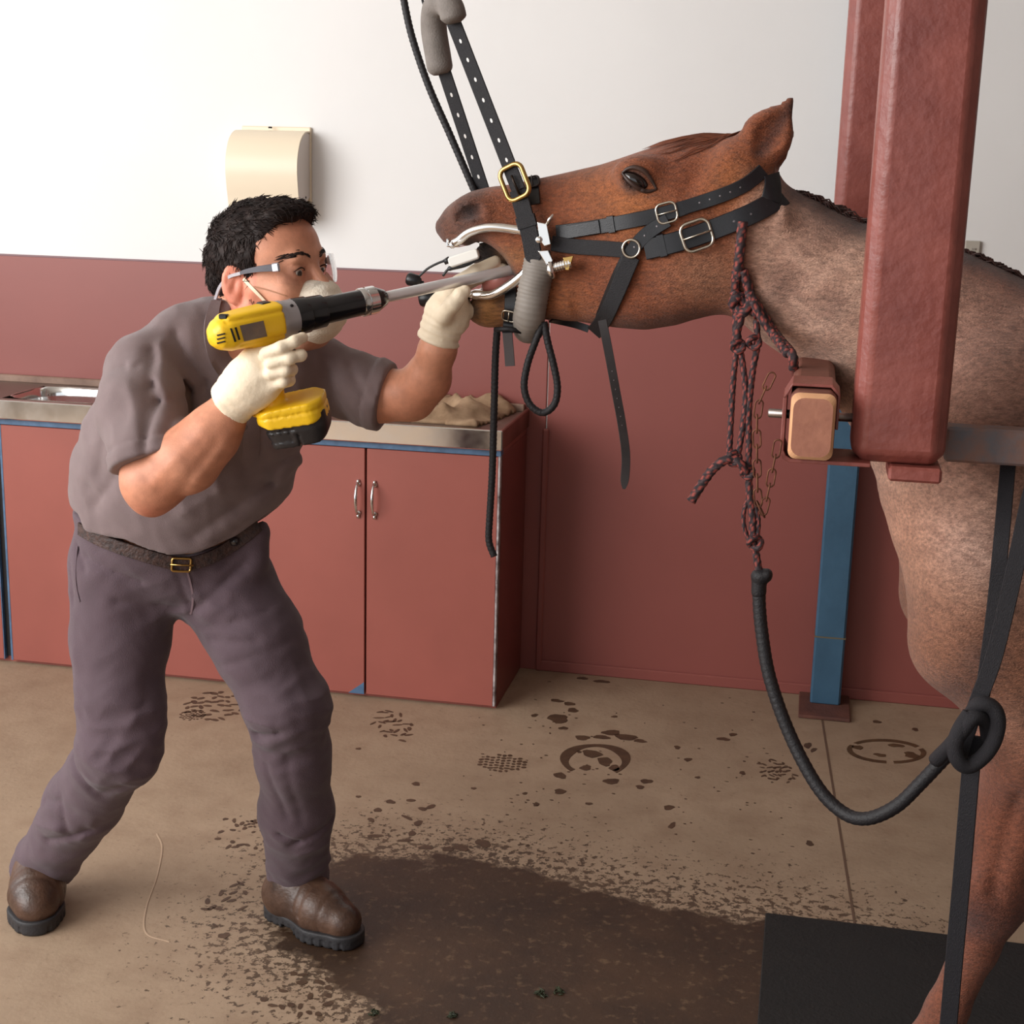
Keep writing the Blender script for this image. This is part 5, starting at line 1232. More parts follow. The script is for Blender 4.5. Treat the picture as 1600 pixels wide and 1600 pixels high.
# ---- polo shirt
hemx, hemz = zip(*[at(x, y, 2.6)[[0, 2]] for x, y in [(60, 790), (118, 806), (130, 830), (165, 836), (200, 840), (235, 858), (262, 868), (300, 869), (345, 852), (385, 822), (415, 800), (470, 770)]])
SLR = [(222, 578, 2.56, 58), (222, 640, 2.50, 66), (240, 712, 2.44, 66), (254, 770, 2.42, 64)]
SLL = [(500, 580, 2.82, 50), (555, 604, 2.83, 51), (596, 618, 2.83, 49), (640, 630, 2.83, 47)]
FOLD_S = [((262, 540), (300, 610), -.008, .011), ((300, 610), (313, 690), -.009, .010), ((282, 520), (322, 600), -.007, .010), ((322, 600), (332, 650), -.006, .009), ((238, 558), (285, 590), -.004, .009), ((285, 590), (306, 660), -.005, .009),
          ((272, 530), (312, 600), .006, .010), ((250, 560), (300, 650), .004, .012), ((225, 560), (258, 560), -.003, .010), ((258, 560), (284, 585), -.003, .010),
          ((440, 690), (395, 770), -.006, .014), ((395, 770), (300, 840), -.006, .016), ((415, 800), (330, 855), -.005, .010), ((455, 715), (400, 740), -.005, .012), ((370, 750), (290, 800), .004, .018),
          ((190, 740), (150, 790), -.005, .016), ((175, 650), (160, 740), -.004, .018), ((250, 690), (200, 715), -.003, .010), ((360, 690), (380, 760), -.006, .016), ((330, 700), (345, 770), .004, .016),
          ((545, 560), (580, 600), -.004, .012), ((500, 590), (530, 640), -.007, .013), ((520, 560), (545, 630), -.004, .012), ((470, 600), (490, 680), -.007, .014), ((440, 600), (450, 690), .005, .014),
          ((205, 690), (265, 668), -.003, .008), ((140, 760), (260, 810), -.003, .014)]
def WS(p):
    q = p @ np.array([[.8, 0, .6], [0, 1, 0], [-.6, 0, .8]], f4).T*A3([2.0, 1, .8])
    return ((np.abs(wob(q, 24, .8))-.35)*.0045+(np.abs(wob(q, 47, 2.1))-.35)*.0020).astype(f4)
def shirt_sdf(p):
    t = sd_chain(p, pc(TORSO), .05, (TN, .74))
    t = smin(t, sd_chain(p, pc([(222, 575, 2.57, 52), (290, 540, 2.64, 52), (355, 530, 2.71, 52), (440, 552, 2.77, 48), (500, 578, 2.82, 48)]), .04), .05)
    def sleeve(seq):
        c = pc(seq); d = sd_chain(p, c, .03); e = c[-1][0]-c[-2][0]; e = e/np.linalg.norm(e)
        cutp = c[-2][0]+e*(np.linalg.norm(c[-1][0]-c[-2][0])*.18)
        s = ((p-A3(cutp)) @ A3(e)); d = d-.0022*ss(s, -.030, -.026)*ss(s, .03, -.002)
        d = d+.0025*np.exp(-((s+.028)/.003)**2)
        return d, s
    r, rs = sleeve(SLR); l, ls = sleeve(SLL)
    xz = p[:, [0, 2]]; fold = np.zeros(len(p), f4)
    for a, b, A_, w_ in FOLD_S:
        pa, pb = at(*a, 2.6)[[0, 2]], at(*b, 2.6)[[0, 2]]; fold -= A_*1.25*np.exp(-np.abs(seg_d(xz, pa, pb)/(w_*.8))**1.4)
    fold = fold*(p[:, 1] < 2.86*SC)+WS(p)+.0016*wob(p, 26, .5)+.001*wob(p, 55, 1.5)
    t = smax(t+fold, (np.interp(p[:, 0], hemx, hemz)-p[:, 2]).astype(f4), .004)
    r = smax(r+fold*.8, rs, .003); l = smax(l+fold*.8, ls, .003)
    d = smin(smin(t, r, .016), l, .02)
    d = smax(d, -sd_rc(p, at(366, 560, 2.60), hl(-.02, 0, -.06), .030, .066), .006)             # neck opening
    return d.astype(f4)
V, Q = nets(shirt_sdf, (at(100, 800, 2.6)[0]-.08, 2.36*SC-.12, at(300, 900, 2.6)[2]), (at(640, 600, 2.8)[0]+.02, 3.05*SC, at(350, 440, 2.7)[2]), .0046, bs=20)
V = relax(V, Q, 2); shirt = quads_mesh('polo_shirt', V, Q, M_shirt, man, label='mauve grey short-sleeved polo shirt')
ST = BVHTree.FromPolygons([tuple(v) for v in V], [tuple(q) for q in Q])
# collar leaf, placket and sleeve seam laid on the shirt
def patch(tree, A, B, off, name, m, parent, n=14, k=5, thick=.010, label=None):
    a = resample(np.c_[spline([(x, y, 0) for x, y in A], 6)], 1.0); b = resample(np.c_[spline([(x, y, 0) for x, y in B], 6)], 1.0)
    ia = np.linspace(0, len(a)-1, n).astype(int); ib = np.linspace(0, len(b)-1, n).astype(int); G = []
    for i in range(n):
        for j in range(k):
            t = j/(k-1); x, y = (a[ia[i]]*(1-t)+b[ib[i]]*t)[:2]; G.append(onto_t(tree, x, y, off))
    P = np.array([g[0] for g in G]).reshape(n, k, 3)
    for _ in range(2):
        Q_ = P.copy(); Q_[1:-1] = (P[:-2]+P[2:]+2*P[1:-1])/4; P = Q_; Q_ = P.copy(); Q_[:, 1:-1] = (P[:, :-2]+P[:, 2:]+2*P[:, 1:-1])/4; P = Q_
    P = P.reshape(-1, 3); Nn = np.array([g[1] for g in G]); nt = n*k
    fs = [(i*k+j, i*k+j+1, (i+1)*k+j+1, (i+1)*k+j) for i in range(n-1) for j in range(k-1)]
    rim = [i*k for i in range(n)]+[(n-1)*k+j for j in range(1, k)]+[i*k+k-1 for i in range(n-2, -1, -1)]+[j for j in range(k-2, 0, -1)]
    fs += [(u, u+nt, v+nt, v) for u, v in zip(rim, rim[1:]+rim[:1])]
    return MB().add(list(P)+list(P-Nn*thick), fs).build(name, m, parent, auto=60, label=label)
patch(ST, [(347, 470), (341, 490), (343, 515), (354, 540), (372, 566)], [(330, 474), (320, 495), (318, 530), (330, 568), (352, 600)], .006, 'collar', M_shirt, shirt, label='turned-down shirt collar')
patch(ST, [(430, 552), (424, 566), (414, 580)], [(446, 560), (440, 580), (425, 598)], .005, 'collar', M_shirt, shirt, n=8)
P_, N_ = lay_t(ST, [(386, 610), (392, 650), (393, 700), (390, 720)], .0012); MB().ribbon(P_, N_, .030, .003).build('placket', M_shirt, shirt, auto=40)
for x, y in [(382, 667), (392, 630)]:
    p, n = onto_t(ST, x, y, .001); MB().lathe(p, p+n, [(0, .0045), (.0015, .005), (.0022, .004), (.0018, .002)], 12).build('button', mat('grey_button', (112, 98, 98), .4), shirt, smooth=True)

# ---- trousers
FOLD_T = [((288, 880), (300, 955), -.003, .006), ((150, 862), (235, 900), -.005, .010), ((128, 850), (150, 880), -.006, .010), ((300, 960), (380, 880), -.005, .012), ((310, 985), (410, 960), -.003, .012), ((200, 930), (280, 950), -.004, .012),
          ((345, 1040), (440, 1010), -.003, .012), ((330, 1000), (400, 1000), -.003, .010), ((400, 1150), (440, 1140), -.010, .011), ((385, 1120), (430, 1125), .006, .010), ((440, 1090), (505, 1100), .003, .018),
          ((412, 1200), (430, 1300), -.004, .010), ((445, 1180), (450, 1310), -.003, .012), ((490, 1150), (500, 1300), -.004, .012), ((415, 1330), (440, 1345), -.008, .008), ((430, 1352), (510, 1320), -.006, .009), ((440, 1372), (500, 1362), .005, .012), ((505, 1260), (512, 1330), .006, .012),
          ((130, 1170), (165, 1215), -.007, .012), ((215, 1205), (175, 1225), -.005, .012), ((100, 1240), (105, 1300), -.004, .010), ((60, 1260), (95, 1250), -.005, .010), ((60, 1325), (135, 1300), -.008, .010), ((40, 1300), (90, 1295), .006, .014), ((150, 1280), (120, 1320), .003, .012),
          ((238, 1100), (200, 1170), .004, .02), ((130, 960), (140, 1100), .003, .02), ((250, 1000), (240, 1090), -.004, .014), ((118, 880), (125, 940), -.004, .008)]
wx, wz = zip(*[at(x, y, 2.62)[[0, 2]] for x, y in [(60, 800), (116, 812), (150, 832), (200, 850), (245, 866), (285, 874), (330, 862), (372, 840), (412, 812), (470, 790)]])
KN = [at(195, 1170, 2.62), at(455, 1125, 2.70), at(85, 1320, 2.9), at(465, 1340, 2.9), at(300, 940, 2.66), at(130, 1255, 2.74)]
def WR(p):                                  # crumpled cloth near knees, hems and crotch
    m = np.zeros(len(p), f4)
    for k, r_ in zip(KN, (.10, .10, .09, .09, .09, .07)): m = np.maximum(m, np.exp(-(np.linalg.norm(p-A3(k), axis=1)/r_)**2))
    q = p*A3([1, 1, 2.1]); q2 = p*A3([1.6, 1, 1.5])
    return ((np.abs(wob(q, 34, .3))-.35)*.0085*m+(np.abs(wob(q2, 52, 1.3))-.35)*.0035*(.35+.65*m)).astype(f4)
def trous_sdf(p):
    h = sd_chain(p, pc([(266, 800, 2.75, 146), (266, 824, 2.76, 142)]), .04, (TN, .76))
    h = smin(h, sd_rc(p, at(398, 835, 2.74), at(392, 870, 2.74), .030, .036), .03)
    r = sd_chain(p, pc(LEG_R), .035); l = sd_chain(p, pc(LEG_L), .035)
    r = smin(r, sd_rc(p, at(208, 1180, 2.64), at(216, 1130, 2.66), .045, .05), .03)
    d = smin(h, smin(r, l, .012), .03)
    xz = p[:, [0, 2]]; fold = np.zeros(len(p), f4)
    for a, b, A_, w_ in FOLD_T:
        pa, pb = at(*a, 2.68)[[0, 2]], at(*b, 2.68)[[0, 2]]; fold -= A_*np.exp(-np.abs(seg_d(xz, pa, pb)/(w_*.8))**1.4)
    d = d+fold*1.25*(p[:, 1] < 2.84*SC)+.0018*wob(p, 30, .9)+WR(p)+.0012*wob(p, 62, 2.0)
    low = ss(p[:, 2], .34, .12); d = d+low*.0022*np.sin(p[:, 2]*95+6*wob(p, 14, .2))
    d = smax(d, (p[:, 2]-np.interp(p[:, 0], wx, wz)-.004*0).astype(f4), .004)
    for seq in (LEG_R, LEG_L):
        c = pc(seq); e = c[-1][0]-c[-2][0]; e = e/np.linalg.norm(e); d = np.where(np.linalg.norm(p-A3(c[-1][0]), axis=1) < .16, smax(d, ((p-A3(c[-1][0])) @ A3(e))-.006, .003), d)
    return d.astype(f4)
V, Q = nets(trous_sdf, (at(20, 1350, 3.0)[0]-.02, 2.40*SC-.05, .05), (at(520, 1200, 2.8)[0]+.06, 3.2*SC, at(300, 790, 2.6)[2]), .0050, bs=20)
V = relax(V, Q, 2); trous = quads_mesh('trousers', V, Q, M_trous, man, label='dark plum grey trousers')
TT = BVHTree.FromPolygons([tuple(v) for v in V], [tuple(q) for q in Q])
# belt with brass buckle and a small pouch
Pb, Nb = lay_t(TT, [(122, 826), (150, 842), (185, 856), (215, 866), (250, 876), (285, 884), (320, 876), (350, 862), (380, 842), (408, 822)], .004)
M_belt = mat('woven_brown_belt', (80, 54, 46), .6, color2=(34, 25, 27), vscale=90, bump=.6, bscale=180)
Nb[:, 2] = 0; Nb /= np.linalg.norm(Nb, axis=1)[:, None]
belt = MB().ribbon(Pb+[0, 0, .004], Nb, .026, .005).build('belt', M_belt, man, auto=40, label='woven brown belt')
p, tv, n, w = along(Pb+[0, 0, .004], Nb, .575); ring = [p+n*.005+tv*a+w*b for a, b in rrect(-.017, .017, -.0125, .0125, .004, 3)]; ring.append(ring[0])
bk = MB().tube(ring, .0025, 6, cap=False).build('buckle', M_brass, belt, smooth=True, label='brass belt buckle'); MB().tube([p+n*.006-tv*.02, p+n*.008+tv*.022], .0018, 6).build('prong', M_brass, bk, smooth=True)
for x, y, r in [(364, 846, .0075), (384, 832, .0055)]:
    p, n = onto_t(TT, x, y, .006); MB().lathe(p, p+n, [(0, r*1.3), (.004, r*1.2), (.006, r), (.010, r*.8), (.011, r*.4)], 14).build('stud', mat('black_stud', (40, 36, 40), .25, coat=.5), belt, smooth=True)
# seams and fly
Pf, Nf = lay_t(TT, [(290, 884), (296, 905), (302, 930), (301, 950), (296, 964)], .0008); MB().ribbon(Pf, Nf, .004, .0016).build('fly_seam', mat('faded_seam', (122, 100, 106), .8), trous)
Pf, Nf = lay_t(TT, [(122, 848), (118, 880), (119, 915), (126, 945)], .0008); MB().ribbon(Pf, Nf, .006, .002).build('pocket_seam', M_trous, trous)
# ---- boots
def boot(heel_px, toe_px, ankle_seq, nm, lab, L_=.285):
    h0, t0 = atz(*heel_px, 0), atz(*toe_px, 0); fw_ = (t0-h0)/np.linalg.norm(t0-h0); sd = np.cross([0, 0, 1], fw_); R = np.stack([fw_, sd, [0, 0, 1.0]])
    X = lambda a, b, c: h0+fw_*a+sd*b+np.array([0, 0, c])
    an = at(*ankle_seq)
    ll = np.linalg.norm(t0-h0); k = ll/.225
    def upper(p):
        q = p-A3(h0); z = p[:, 2]
        az = min(.108, an[2]-.012); d = sd_rc(p, X(.0, 0, .060), X(.012, 0, az), .042, .044)
        d = smin(d, sd_rc(p, X(.012, 0, az), an+[0, 0, -.035], .044, .038), .03)
        d = smin(d, sd_rc(p, X(.01, 0, .055), X(.135*k, 0, .052), .043, .047), .04)
        d = smin(d, sd_rc(p, X(.04*k, 0, .10), X(.14*k, 0, .066), .040, .034), .04)
        d = smin(d, sd_rc(p, X(.135*k, 0, .050), X(.215*k, .004, .046), .050, .040), .03)
        xx = q @ A3(fw_); d = d+.0025*np.exp(-((xx-.125*k)/.006)**2)*(z > .05)+.002*np.exp(-((xx-.10*k)/.006)**2)*(z > .06)+.0018*np.exp(-((xx-.185*k)/.004)**2)+.001*wob(p, 60, .3)
        return smax(d, .022-z, .004).astype(f4)
    def sole(p):
        z = p[:, 2]; g = lambda a, b, ra, rb: sd_rc(p*A3([1, 1, 0]), X(*a, 0)*[1, 1, 0], X(*b, 0)*[1, 1, 0], ra, rb)
        d = smin(smin(g((.0, 0), (.07*k, 0), .0475, .043), g((.07*k, 0), (.145*k, 0), .043, .055), .02), g((.145*k, 0), (.218*k, .004), .055, .045), .02)
        xx = (p-A3(h0)) @ A3(fw_); yy = (p-A3(h0)) @ A3(sd); arch = .004+.010*np.exp(-((xx-.075*k)/.02)**2)
        d = smax(d, np.maximum(z-.031, .0012-z), .004); d = d+.0022*(np.sin(xx*330)>.55)*(z < .020)
        d = smax(d, -(np.maximum(np.abs(xx-.07*k)-.02, z-.010)), .003)
        return d.astype(f4)
    lo = np.minimum(np.minimum(h0, t0), an)-[.09, .09, .01]; hi = np.maximum(np.maximum(h0, t0), an)+[.09, .09, .06]; lo[2] = -.006
    hi[2] = max(an[2]+.06, .20)
    u = blob('boot', upper, lo, hi, .0034, M_boot, man, label=lab)
    hi2 = hi.copy(); hi2[2] = .045; s_ = blob('sole', sole, lo, hi2, .0026, M_sole, u, it=1, label='black lugged sole')
    return u
boot((447, 1430), (537, 1473), (466, 1376, g1), 'boot', 'scuffed brown leather boot pointing away to the right')
boot((64, 1410), (54, 1449), (68, 1356, g2), 'boot', 'scuffed brown leather boot pointing at the viewer')
# ---- gloves
def hand(name, palm, fingers, cuff, lo, hi, flat, lab, wr):
    def f(p):
        d = sd_chain(p, pc(palm), .02, flat)
        fd = None
        for fg in fingers:
            e = sd_chain(p, pc(fg), .005); fd = e if fd is None else smin(fd, e, .0035)
        d = smin(d, fd, .009)
        c = pc(cuff); a, b = c[0][0], c[-1][0]; e = (a-b)/np.linalg.norm(a-b); s = (p-A3(a)) @ A3(e)
        cf = sd_chain(p, c, .02)+.0016*np.sin(s*420+4*wob(p, 30, .1))*ss(s, -.09, -.02); cf = cf-.004*ss(s, -.012, -.003)
        d = smin(d, cf, .02); d = d+.0009*wob(p, 120, wr)
        return smax(d, s, .003).astype(f4)
    lo = np.array(lo); hi = np.array(hi)
    return blob(name, f, lo, hi, .0027, M_glove, man, label=lab, it=1)
palm_R = [(362, 626, 2.435, 29), (386, 604, 2.425, 35), (406, 584, 2.42, 38), (420, 576, 2.425, 31)]
fing_R = [[(416, 553, 2.395, 11), (440, 543, 2.39, 10), (460, 534, 2.40, 9.6), (473, 528, 2.42, 8.6)],
          [(424, 567, 2.395, 11), (452, 560, 2.395, 10), (469, 555, 2.41, 9.6), (470, 556, 2.50, 9)],
          [(424, 584, 2.40, 11), (447, 578, 2.40, 9.6), (456, 577, 2.42, 9.2), (455, 578, 2.50, 8.6)],
          [(420, 603, 2.41, 10.5), (443, 596, 2.405, 9.2), (452, 595, 2.43, 8.8), (450, 595, 2.49, 8)],
          [(384, 590, 2.47, 15), (402, 566, 2.51, 12.5), (424, 556, 2.53, 11), (444, 553, 2.54, 9.5)]]
blo = lambda x0, y0, x1, y1, Y0, Y1: (np.minimum(at(x0, y1, Y0), at(x0, y1, Y1))*[1, 0, 1]+[0, Y0*SC, 0], np.maximum(at(x1, y0, Y0), at(x1, y0, Y1))*[1, 0, 1]+[0, Y1*SC, 0])
l_, h_ = blo(320, 500, 500, 670, 2.33, 2.60); l_[0] -= .02
hand('glove', palm_R, fing_R, [(360, 631, 2.44, 33), (388, 602, 2.43, 34)], l_, h_, (np.array([.25, -.97, .0]), .62), 'cream latex glove gripping the drill', .4)
palm_L = [(690, 512, 2.765, 25), (698, 488, 2.765, 27), (706, 466, 2.77, 24)]
fing_L = [[(694, 492, 2.725, 14), (708, 474, 2.70, 13), (718, 462, 2.70, 12), (726, 456, 2.705, 10)],
          [(700, 462, 2.765, 13), (716, 442, 2.775, 11.5), (742, 424, 2.79, 10.5), (774, 408, 2.81, 9)],
          [(706, 468, 2.79, 13), (722, 448, 2.80, 11.5), (750, 432, 2.815, 10.5), (786, 420, 2.82, 9)],
          [(708, 480, 2.79, 12), (724, 476, 2.80, 11.5), (732, 486, 2.79, 11), (722, 498, 2.77, 10)],
          [(704, 496, 2.785, 12), (718, 496, 2.79, 11), (722, 504, 2.78, 10), (714, 510, 2.77, 9)]]
l_, h_ = blo(630, 390, 810, 560, 2.64, 2.90)
hand('glove', palm_L, fing_L, [(683, 533, 2.77, 31), (696, 492, 2.765, 27)], l_, h_, (np.array([.2, -.97, 0]), .66), 'cream latex glove reaching into the horse mouth', 1.7)
# ---- safety glasses
gl = MB(); M_lens = bpy.data.materials.new('clear_lens'); M_lens.use_nodes = True
_b = M_lens.node_tree.nodes['Principled BSDF']; _b.inputs['Transmission Weight'].default_value = 1; _b.inputs['Roughness'].default_value = .03; _b.inputs['IOR'].default_value = 1.08; _b.inputs['Base Color'].default_value = (.96, .97, .98, 1); _b.inputs['Specular IOR Level'].default_value = .8
rows = []
for k in range(33):
    q = math.radians(-64+128*k/32); f_ = .020+.098*math.cos(q)**.8 if abs(q) < 1.4 else .020+.098*max(0.02, math.cos(q))**.8; l0 = .080*math.sin(q)
    nose = .020*math.exp(-(l0/.014)**2); top_ = .024-.004*abs(math.sin(q))**2; bot_ = -.026+nose+.016*abs(math.sin(q))**3
    rows.append([hl(f_+.002*math.sin(math.pi*j/6), l0, bot_+(top_-bot_)*j/6) for j in range(7)]+[hl(f_-.0022+.002*math.sin(math.pi*j/6), l0*.975, bot_+(top_-bot_)*j/6) for j in range(6, -1, -1)])
gl.add([p for r in rows for p in r], [(i*14+j, i*14+(j+1) % 14, (i+1)*14+(j+1) % 14, (i+1)*14+j) for i in range(32) for j in range(14)]+[tuple(range(14))[::-1], tuple(32*14+j for j in range(14))])
lens = gl.build('safety_glasses', M_lens, man, auto=50, label='clear wraparound safety glasses')
M_frame = mat('grey_glasses_arm', (58, 52, 62), .3, coat=.4)
for q in (-1, 1):
    pts = spline([hl(.071, .074*q, .012), hl(.045, .079*q, .013), hl(.018, .082*q, .012), hl(.002, .083*q, .010)], 6)
    MB().ribbon(pts, Lh*q, np.linspace(.0135, .006, len(pts)), .003).build('temple_arm', M_frame, lens, auto=40, label='dark grey temple arm')
    pts = spline([hl(.004, .083*q, .010), hl(-.022, .084*q, .006), hl(-.046, .082*q, -.008), hl(-.066, .076*q, -.028)], 5)
    MB().ribbon(pts, Lh*q, .006, .003).build('ear_tip', mat('clear_grey_tip', (176, 170, 176), .25), lens, auto=40, label='pale clear ear tip')
    MB().box((-.008, -.003, -.008), (.008, .003, .008), .002, Matrix(((Fh[0], Lh[0], Uh[0], hl(.073, .0735*q, .012)[0]), (Fh[1], Lh[1], Uh[1], hl(.073, .0735*q, .012)[1]), (Fh[2], Lh[2], Uh[2], hl(.073, .0735*q, .012)[2]), (0, 0, 0, 1)))).build('hinge', mat('hinge_metal', (190, 188, 196), .25, .8), lens, auto=30)
# ---- dust mask
def mask_sdf(p):
    d = sd_ell(p, hl(.074, 0, -.070), np.array((.060, .056, .056))*SH, RHm)
    d = smin(d, sd_ell(p, hl(.108, 0, -.058), np.array((.022, .030, .032))*SH, RHm), .03)
    q = (p-A3(HC))/SH; f, l, u = q @ A3(Fh), q @ A3(Lh), q @ A3(Uh)
    d = d+.0012*wob(p, 70, .8)+.0015*np.exp(-((np.abs(u+.070)-.030)/.004)**2)
    back = (.030+.012*np.cos(l*30)-f)*SH; d = smax(d, back, .006)
    rim = np.abs(f-.034) < .004
    return (d-.0018*rim).astype(f4)
lo_, hi_ = hl(.08, 0, -.065)-.095, hl(.08, 0, -.065)+.095
mask = blob('dust_mask', mask_sdf, lo_, hi_, .003, mat('dust_mask_fibre', (236, 226, 210), .85, color2=(222, 206, 184), vscale=40, bump=.4, bscale=260), man, label='white moulded dust mask')
for pts in ([(379, 432), (392, 447), (408, 462), (424, 478), (440, 492)], ):
    P_, N_ = lay_t(BT, pts, .003); MB().ribbon(P_, N_, .0065, .0016).build('mask_strap', mat('cream_elastic', (236, 216, 188), .7), mask, auto=40, label='cream elastic strap')
P_, N_ = lay_t(BT, [(392, 447), (412, 451), (432, 457), (452, 464)], .0015); MB().ribbon(P_, N_, .0022, .001).build('thin_band', mat('thin_elastic', (170, 120, 88), .7), mask)

# ================================================================ power drill with float shaft
drill = empty('power_drill', at(440, 560, 2.45), 'yellow cordless drill with black battery and long steel shaft held to the horse mouth', 'drill')
M_yel = mat('yellow_drill_plastic', (246, 196, 30), .38, var=.03, vscale=30, bump=.08, bscale=300)
M_gear = mat('cast_grey_metal', (172, 168, 170), .4, .5)
M_blk = mat('gloss_black_collar', (20, 19, 23), .2, coat=.4)
M_shaft = mat('satin_steel_shaft', (236, 235, 236), .36, .6)
DY = lambda x: 2.37+(x-330)*(.43/468)
def dpt(x, up=0.0, side=0.0):               # point on the drill axis below pixel column x, offset in metres
    return at(x, 520-.2157*(x-345), DY(x))+dU*up+dN*side
dU = np.array([0, 0, 1.0]); dN = np.array([0, -1.0, 0]); A0_, A1_ = dpt(345), dpt(600); dA = (A1_-A0_)/np.linalg.norm(A1_-A0_)
dN = np.cross(dA, [0, 0, 1.0])*1.0; dN /= np.linalg.norm(dN); dU = np.cross(dN, dA)
if dN[1] > 0: dN = -dN; dU = np.cross(dA, dN)*-1
if dU[2] < 0: dU = -dU
RD = np.stack([dA, dU, dN])
pxm = lambda x: mpp(x, 500, DY(x))
ax = lambda x: (dpt(x)-dpt(345)) @ dA          # metres along the axis
def housing(p):
    q = (p-A3(dpt(345))) @ RD.T.astype(f4); s, u, n = q[:, 0], q[:, 1], q[:, 2]
    hu = np.interp(s, [ax(326), ax(330), ax(338), ax(352), ax(380), ax(420), ax(440)], [.004, .015, .0235, .0295, .0315, .0325, .0320])
    hn = np.interp(s, [ax(326), ax(330), ax(338), ax(352), ax(380), ax(440)], [.004, .018, .027, .032, .033, .032])
    off = np.interp(s, [ax(326), ax(360), ax(440)], [-.004, -.001, .001])
    d = (((np.abs(u-off)/hu)**3+(np.abs(n)/hn)**2.6)**(1/2.8)-1)*np.minimum(hu, hn)*.8
    d = smax(d, np.maximum(ax(326)-s, s-ax(433)), .004)
    d = d+.0018*np.exp(-((u-.019)/.0022)**2)*(s > ax(345))-.0015*np.exp(-((u-.027)/.004)**2)*(s > ax(345))
    d = d+.0018*np.exp(-((u+.021)/.002)**2)*(s > ax(360))
    # handle and foot
    h = sd_rc(p, dpt(402, -.025), at(428, 628, DY(420)), .023, .021, (dN, .85)); h = smin(h, sd_rc(p, dpt(415, -.03), at(440, 560, DY(425)), .014, .012), .02)
    d = smin(d, h, .012)
    ft = np.concatenate([[at(456, 637, DY(440))]])[0]; fa = at(506, 627, DY(500)-.0)-at(408, 648, DY(440)); fa[1] = .015; fa /= np.linalg.norm(fa); fu = np.cross(dN, fa); fu = fu if fu[2] > 0 else -fu; fn = np.cross(fa, fu)
    qq = p-A3(ft); a, b, c = np.abs(qq @ A3(fa)), (qq @ A3(fu)), np.abs(qq @ A3(fn))
    lim = np.interp(qq @ A3(fa), [-.06, -.03, .06], [.010, .014, .016])
    bx_ = np.maximum(np.maximum(a-.056, np.abs(b+.002)-lim+.004), c-.036); bx_ = np.where(bx_ > 0, bx_, bx_)-.003
    bx_ = smax(bx_, a*.8+c*.8-.066, .01)
    bx_ = bx_+.0014*(np.abs(b-.001) < .0015)
    d = smin(d, bx_, .008)
    return d.astype(f4)
FTc = at(456, 637, DY(440)); FA = at(506, 627, DY(500))-at(408, 648, DY(440)); FA[1] = .015; FA /= np.linalg.norm(FA); FU = np.cross(dN, FA); FU = FU if FU[2] > 0 else -FU; FN = np.cross(FA, FU); FN = FN if FN[1] < 0 else -FN
l_, h_ = blo(315, 460, 530, 700, 2.28, 2.62); l_[0] -= .02
hso = blob('housing', housing, l_, h_, .0026, M_yel, drill, label='yellow plastic drill housing with foot', it=1)
HST = BVHTree.FromPolygons([tuple(v.co) for v in hso.data.vertices], [tuple(q.vertices) for q in hso.data.polygons])
def on_h(x, y, off=.0): return onto_t(HST, x, y, off, DY(x))[0]
def batt(p):
    q = p-A3(FTc-FU*.037+FA*.005); a, b, c = q @ A3(FA), q @ A3(FU), q @ A3(FN)
    sc_ = np.interp(b, [-.03, .0, .02], [.86, 1.0, 1.0])
    d = np.maximum((((np.abs(a)/(.054*sc_))**4+(np.abs(c)/(.037*sc_))**4)**.25-1)*.034, np.abs(b)-.0215)
    d = smax(d, a*.55-b*.83-.040, .006)
    d = d+.002*(np.abs(b-.004) < .0016)*(a < .0)+.0022*(np.abs(a-.004) < .002)*(b < -.002)+.0015*((np.abs(a+.028) < .022) & (np.abs(b+.006) < .007))
    return d.astype(f4)
bc = FTc-FU*.037; blob('battery', batt, bc-.085, bc+.085, .0026, mat('black_battery_plastic', (38, 35, 36), .42, bump=.12, bscale=400), drill, label='black battery pack', it=1)
rg = at(402, 645, DY(440)-.02); MB().tube([rg+.0075*(math.cos(q)*FA+math.sin(q)*FU) for q in np.linspace(0, 6.2832, 17)], .0028, 8, cap=False).build('lanyard_ring', M_yel, drill, smooth=True)
def side(x, up, d=.0): return dpt(x, up, .0325+d)
def decal(quad, name, m, nx=5, ny=4, off=.0012, label=None):
    (ax_, ay), (bx_, by), (cx_, cy), (dx_, dy) = quad; vs = []
    for i in range(nx+1):
        for j in range(ny+1):
            s_, t_ = i/nx, j/ny
            vs.append(on_h(ax_*(1-s_)*(1-t_)+bx_*s_*(1-t_)+cx_*s_*t_+dx_*(1-s_)*t_, ay*(1-s_)*(1-t_)+by*s_*(1-t_)+cy*s_*t_+dy*(1-s_)*t_, off))
    m1 = ny+1; fs = [(i*m1+j, (i+1)*m1+j, (i+1)*m1+j+1, i*m1+j+1) for i in range(nx) for j in range(ny)]
    k = len(vs); vs2 = [v+np.array(FW)*.004 for v in vs]; rim = [i*m1 for i in range(nx+1)]+[nx*m1+j for j in range(1, m1)]+[i*m1+ny for i in range(nx-1, -1, -1)]+[j for j in range(ny-1, 0, -1)]
    fs += [(a, a+k, b+k, b) for a, b in zip(rim, rim[1:]+rim[:1])]
    return MB().add(vs+vs2, fs).build(name, m, drill, auto=50, label=label)
decal([(374, 509), (411, 501), (417, 525), (381, 533)], 'rating_plate', mat('brown_grey_plate', (122, 100, 84), .4, color2=(100, 88, 84), vscale=60), label='brown grey rating plate')
MB().box((-.009, -.004, -.012), (.009, .004, .012), .002, Matrix(((dA[0], dU[0], dN[0], dpt(417, .031)[0]), (dA[1], dU[1], dN[1], dpt(417, .031)[1]), (dA[2], dU[2], dN[2], dpt(417, .031)[2]), (0, 0, 0, 1)))).build('clutch_switch', M_black, drill)
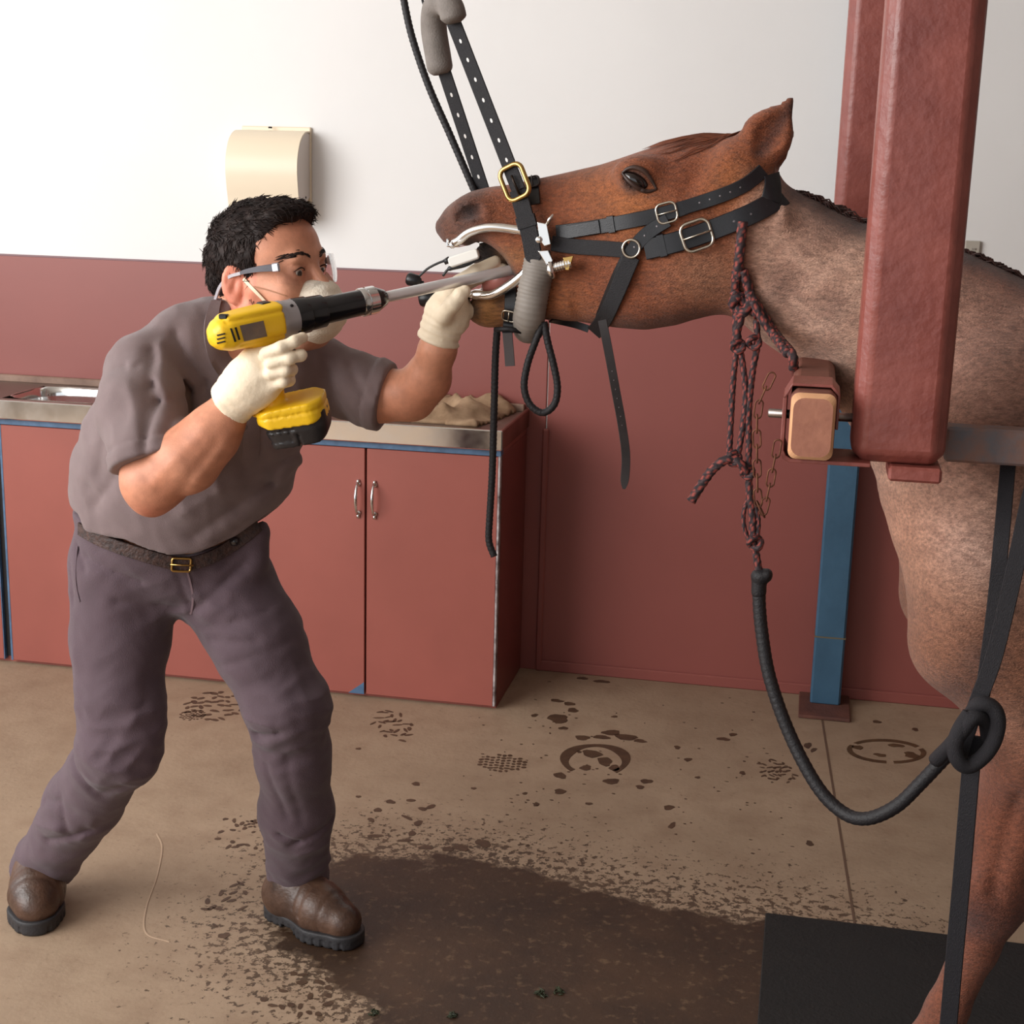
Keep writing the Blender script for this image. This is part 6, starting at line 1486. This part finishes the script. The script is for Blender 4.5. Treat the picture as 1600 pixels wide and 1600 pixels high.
for x_, u_, n_ in ((450, .023, .020), (456, -.022, .021)): MB().lathe(dpt(x_, u_, n_), dpt(x_, u_, n_)+dN, [(0, .003), (.0022, .003), (.003, .002)], 8).build('case_screw', M_dark, drill)
decal([(359, 513), (362, 513), (369, 533), (366, 534)], 'vent_slot', M_dark, 1, 4); decal([(366, 512), (369, 511), (375, 530), (372, 531)], 'vent_slot', M_dark, 1, 4)
for y in (522, 528, 534): decal([(339, y+1), (351, y-2), (352, y), (340, y+3)], 'vent_slot', M_dark, 4, 1)
MB().box((-.007, -.006, -.004), (.007, .006, .004), .0015, Matrix.Translation(Vector(dpt(349, .027, .012)))).build('rear_button', M_black, drill)
fp = FTc+FA*.030+FU*.004+FN*.0385
MB().prism([fp-FA*.006-FU*.004, fp+FA*.006-FU*.004, fp+FA*.006+FU*.004, fp-FA*.006+FU*.004], FN*.001).build('foot_badge', M_dark, drill); MB().lathe(fp+FA*.013, fp+FA*.013+FN, [(0, .0022), (.001, .002)], 8).build('foot_screw', M_dark, drill)
s0 = lambda x: np.linalg.norm(dpt(x)-dpt(430)); Aq = dpt(430)
MB().lathe(Aq, dpt(600), [(0, .0310), (.003, .0322), (.012, .0322), (.0125, .0308), (s0(458), .0305), (s0(459), .028)], 28).build('gear_case', M_gear, drill, auto=35, label='cast grey gear case')
MB().lathe(dpt(457), dpt(600), [(0, .0305), (.002, .0315), (s0(478)-s0(457), .0305), (s0(479)-s0(457), .0275), (s0(481)-s0(457), .0285), (s0(503)-s0(457), .0275), (s0(504)-s0(457), .024)], 32).build('collar', M_blk, drill, auto=35, label='gloss black collar')
MB().lathe(dpt(503), dpt(600), [(0, .022), (.002, .0228), (s0(562)-s0(503), .0222), (s0(563)-s0(503), .018)], 32).build('adapter_sleeve', M_blk, drill, auto=35, label='black adapter sleeve')
MB().lathe(dpt(562), dpt(600), [(0, .0235), (.002, .0245), (.009, .0245), (.0095, .0222), (.0125, .0222), (.013, .0245), (s0(585)-s0(562), .024), (s0(586)-s0(562), .02)], 32).build('chrome_ring', M_chrome, drill, auto=30, label='chrome locking ring')
MB().lathe(dpt(585), dpt(640), [(0, .0215), (.006, .020), (s0(601)-s0(585), .0135), (s0(603)-s0(585), .0100)], 28).build('nose_cone', M_blk, drill, auto=35)
MB().lathe(dpt(600), dpt(820), [(0, .0098), (np.linalg.norm(dpt(806)-dpt(600)), .0098)], 20).build('shaft', M_shaft, drill, auto=40, label='satin steel shaft')
MB().lathe(dpt(803), dpt(850), [(0, .010), (.004, .017), (.012, .017), (.016, .010)], 20).build('burr_head', M_shaft, drill, auto=40)
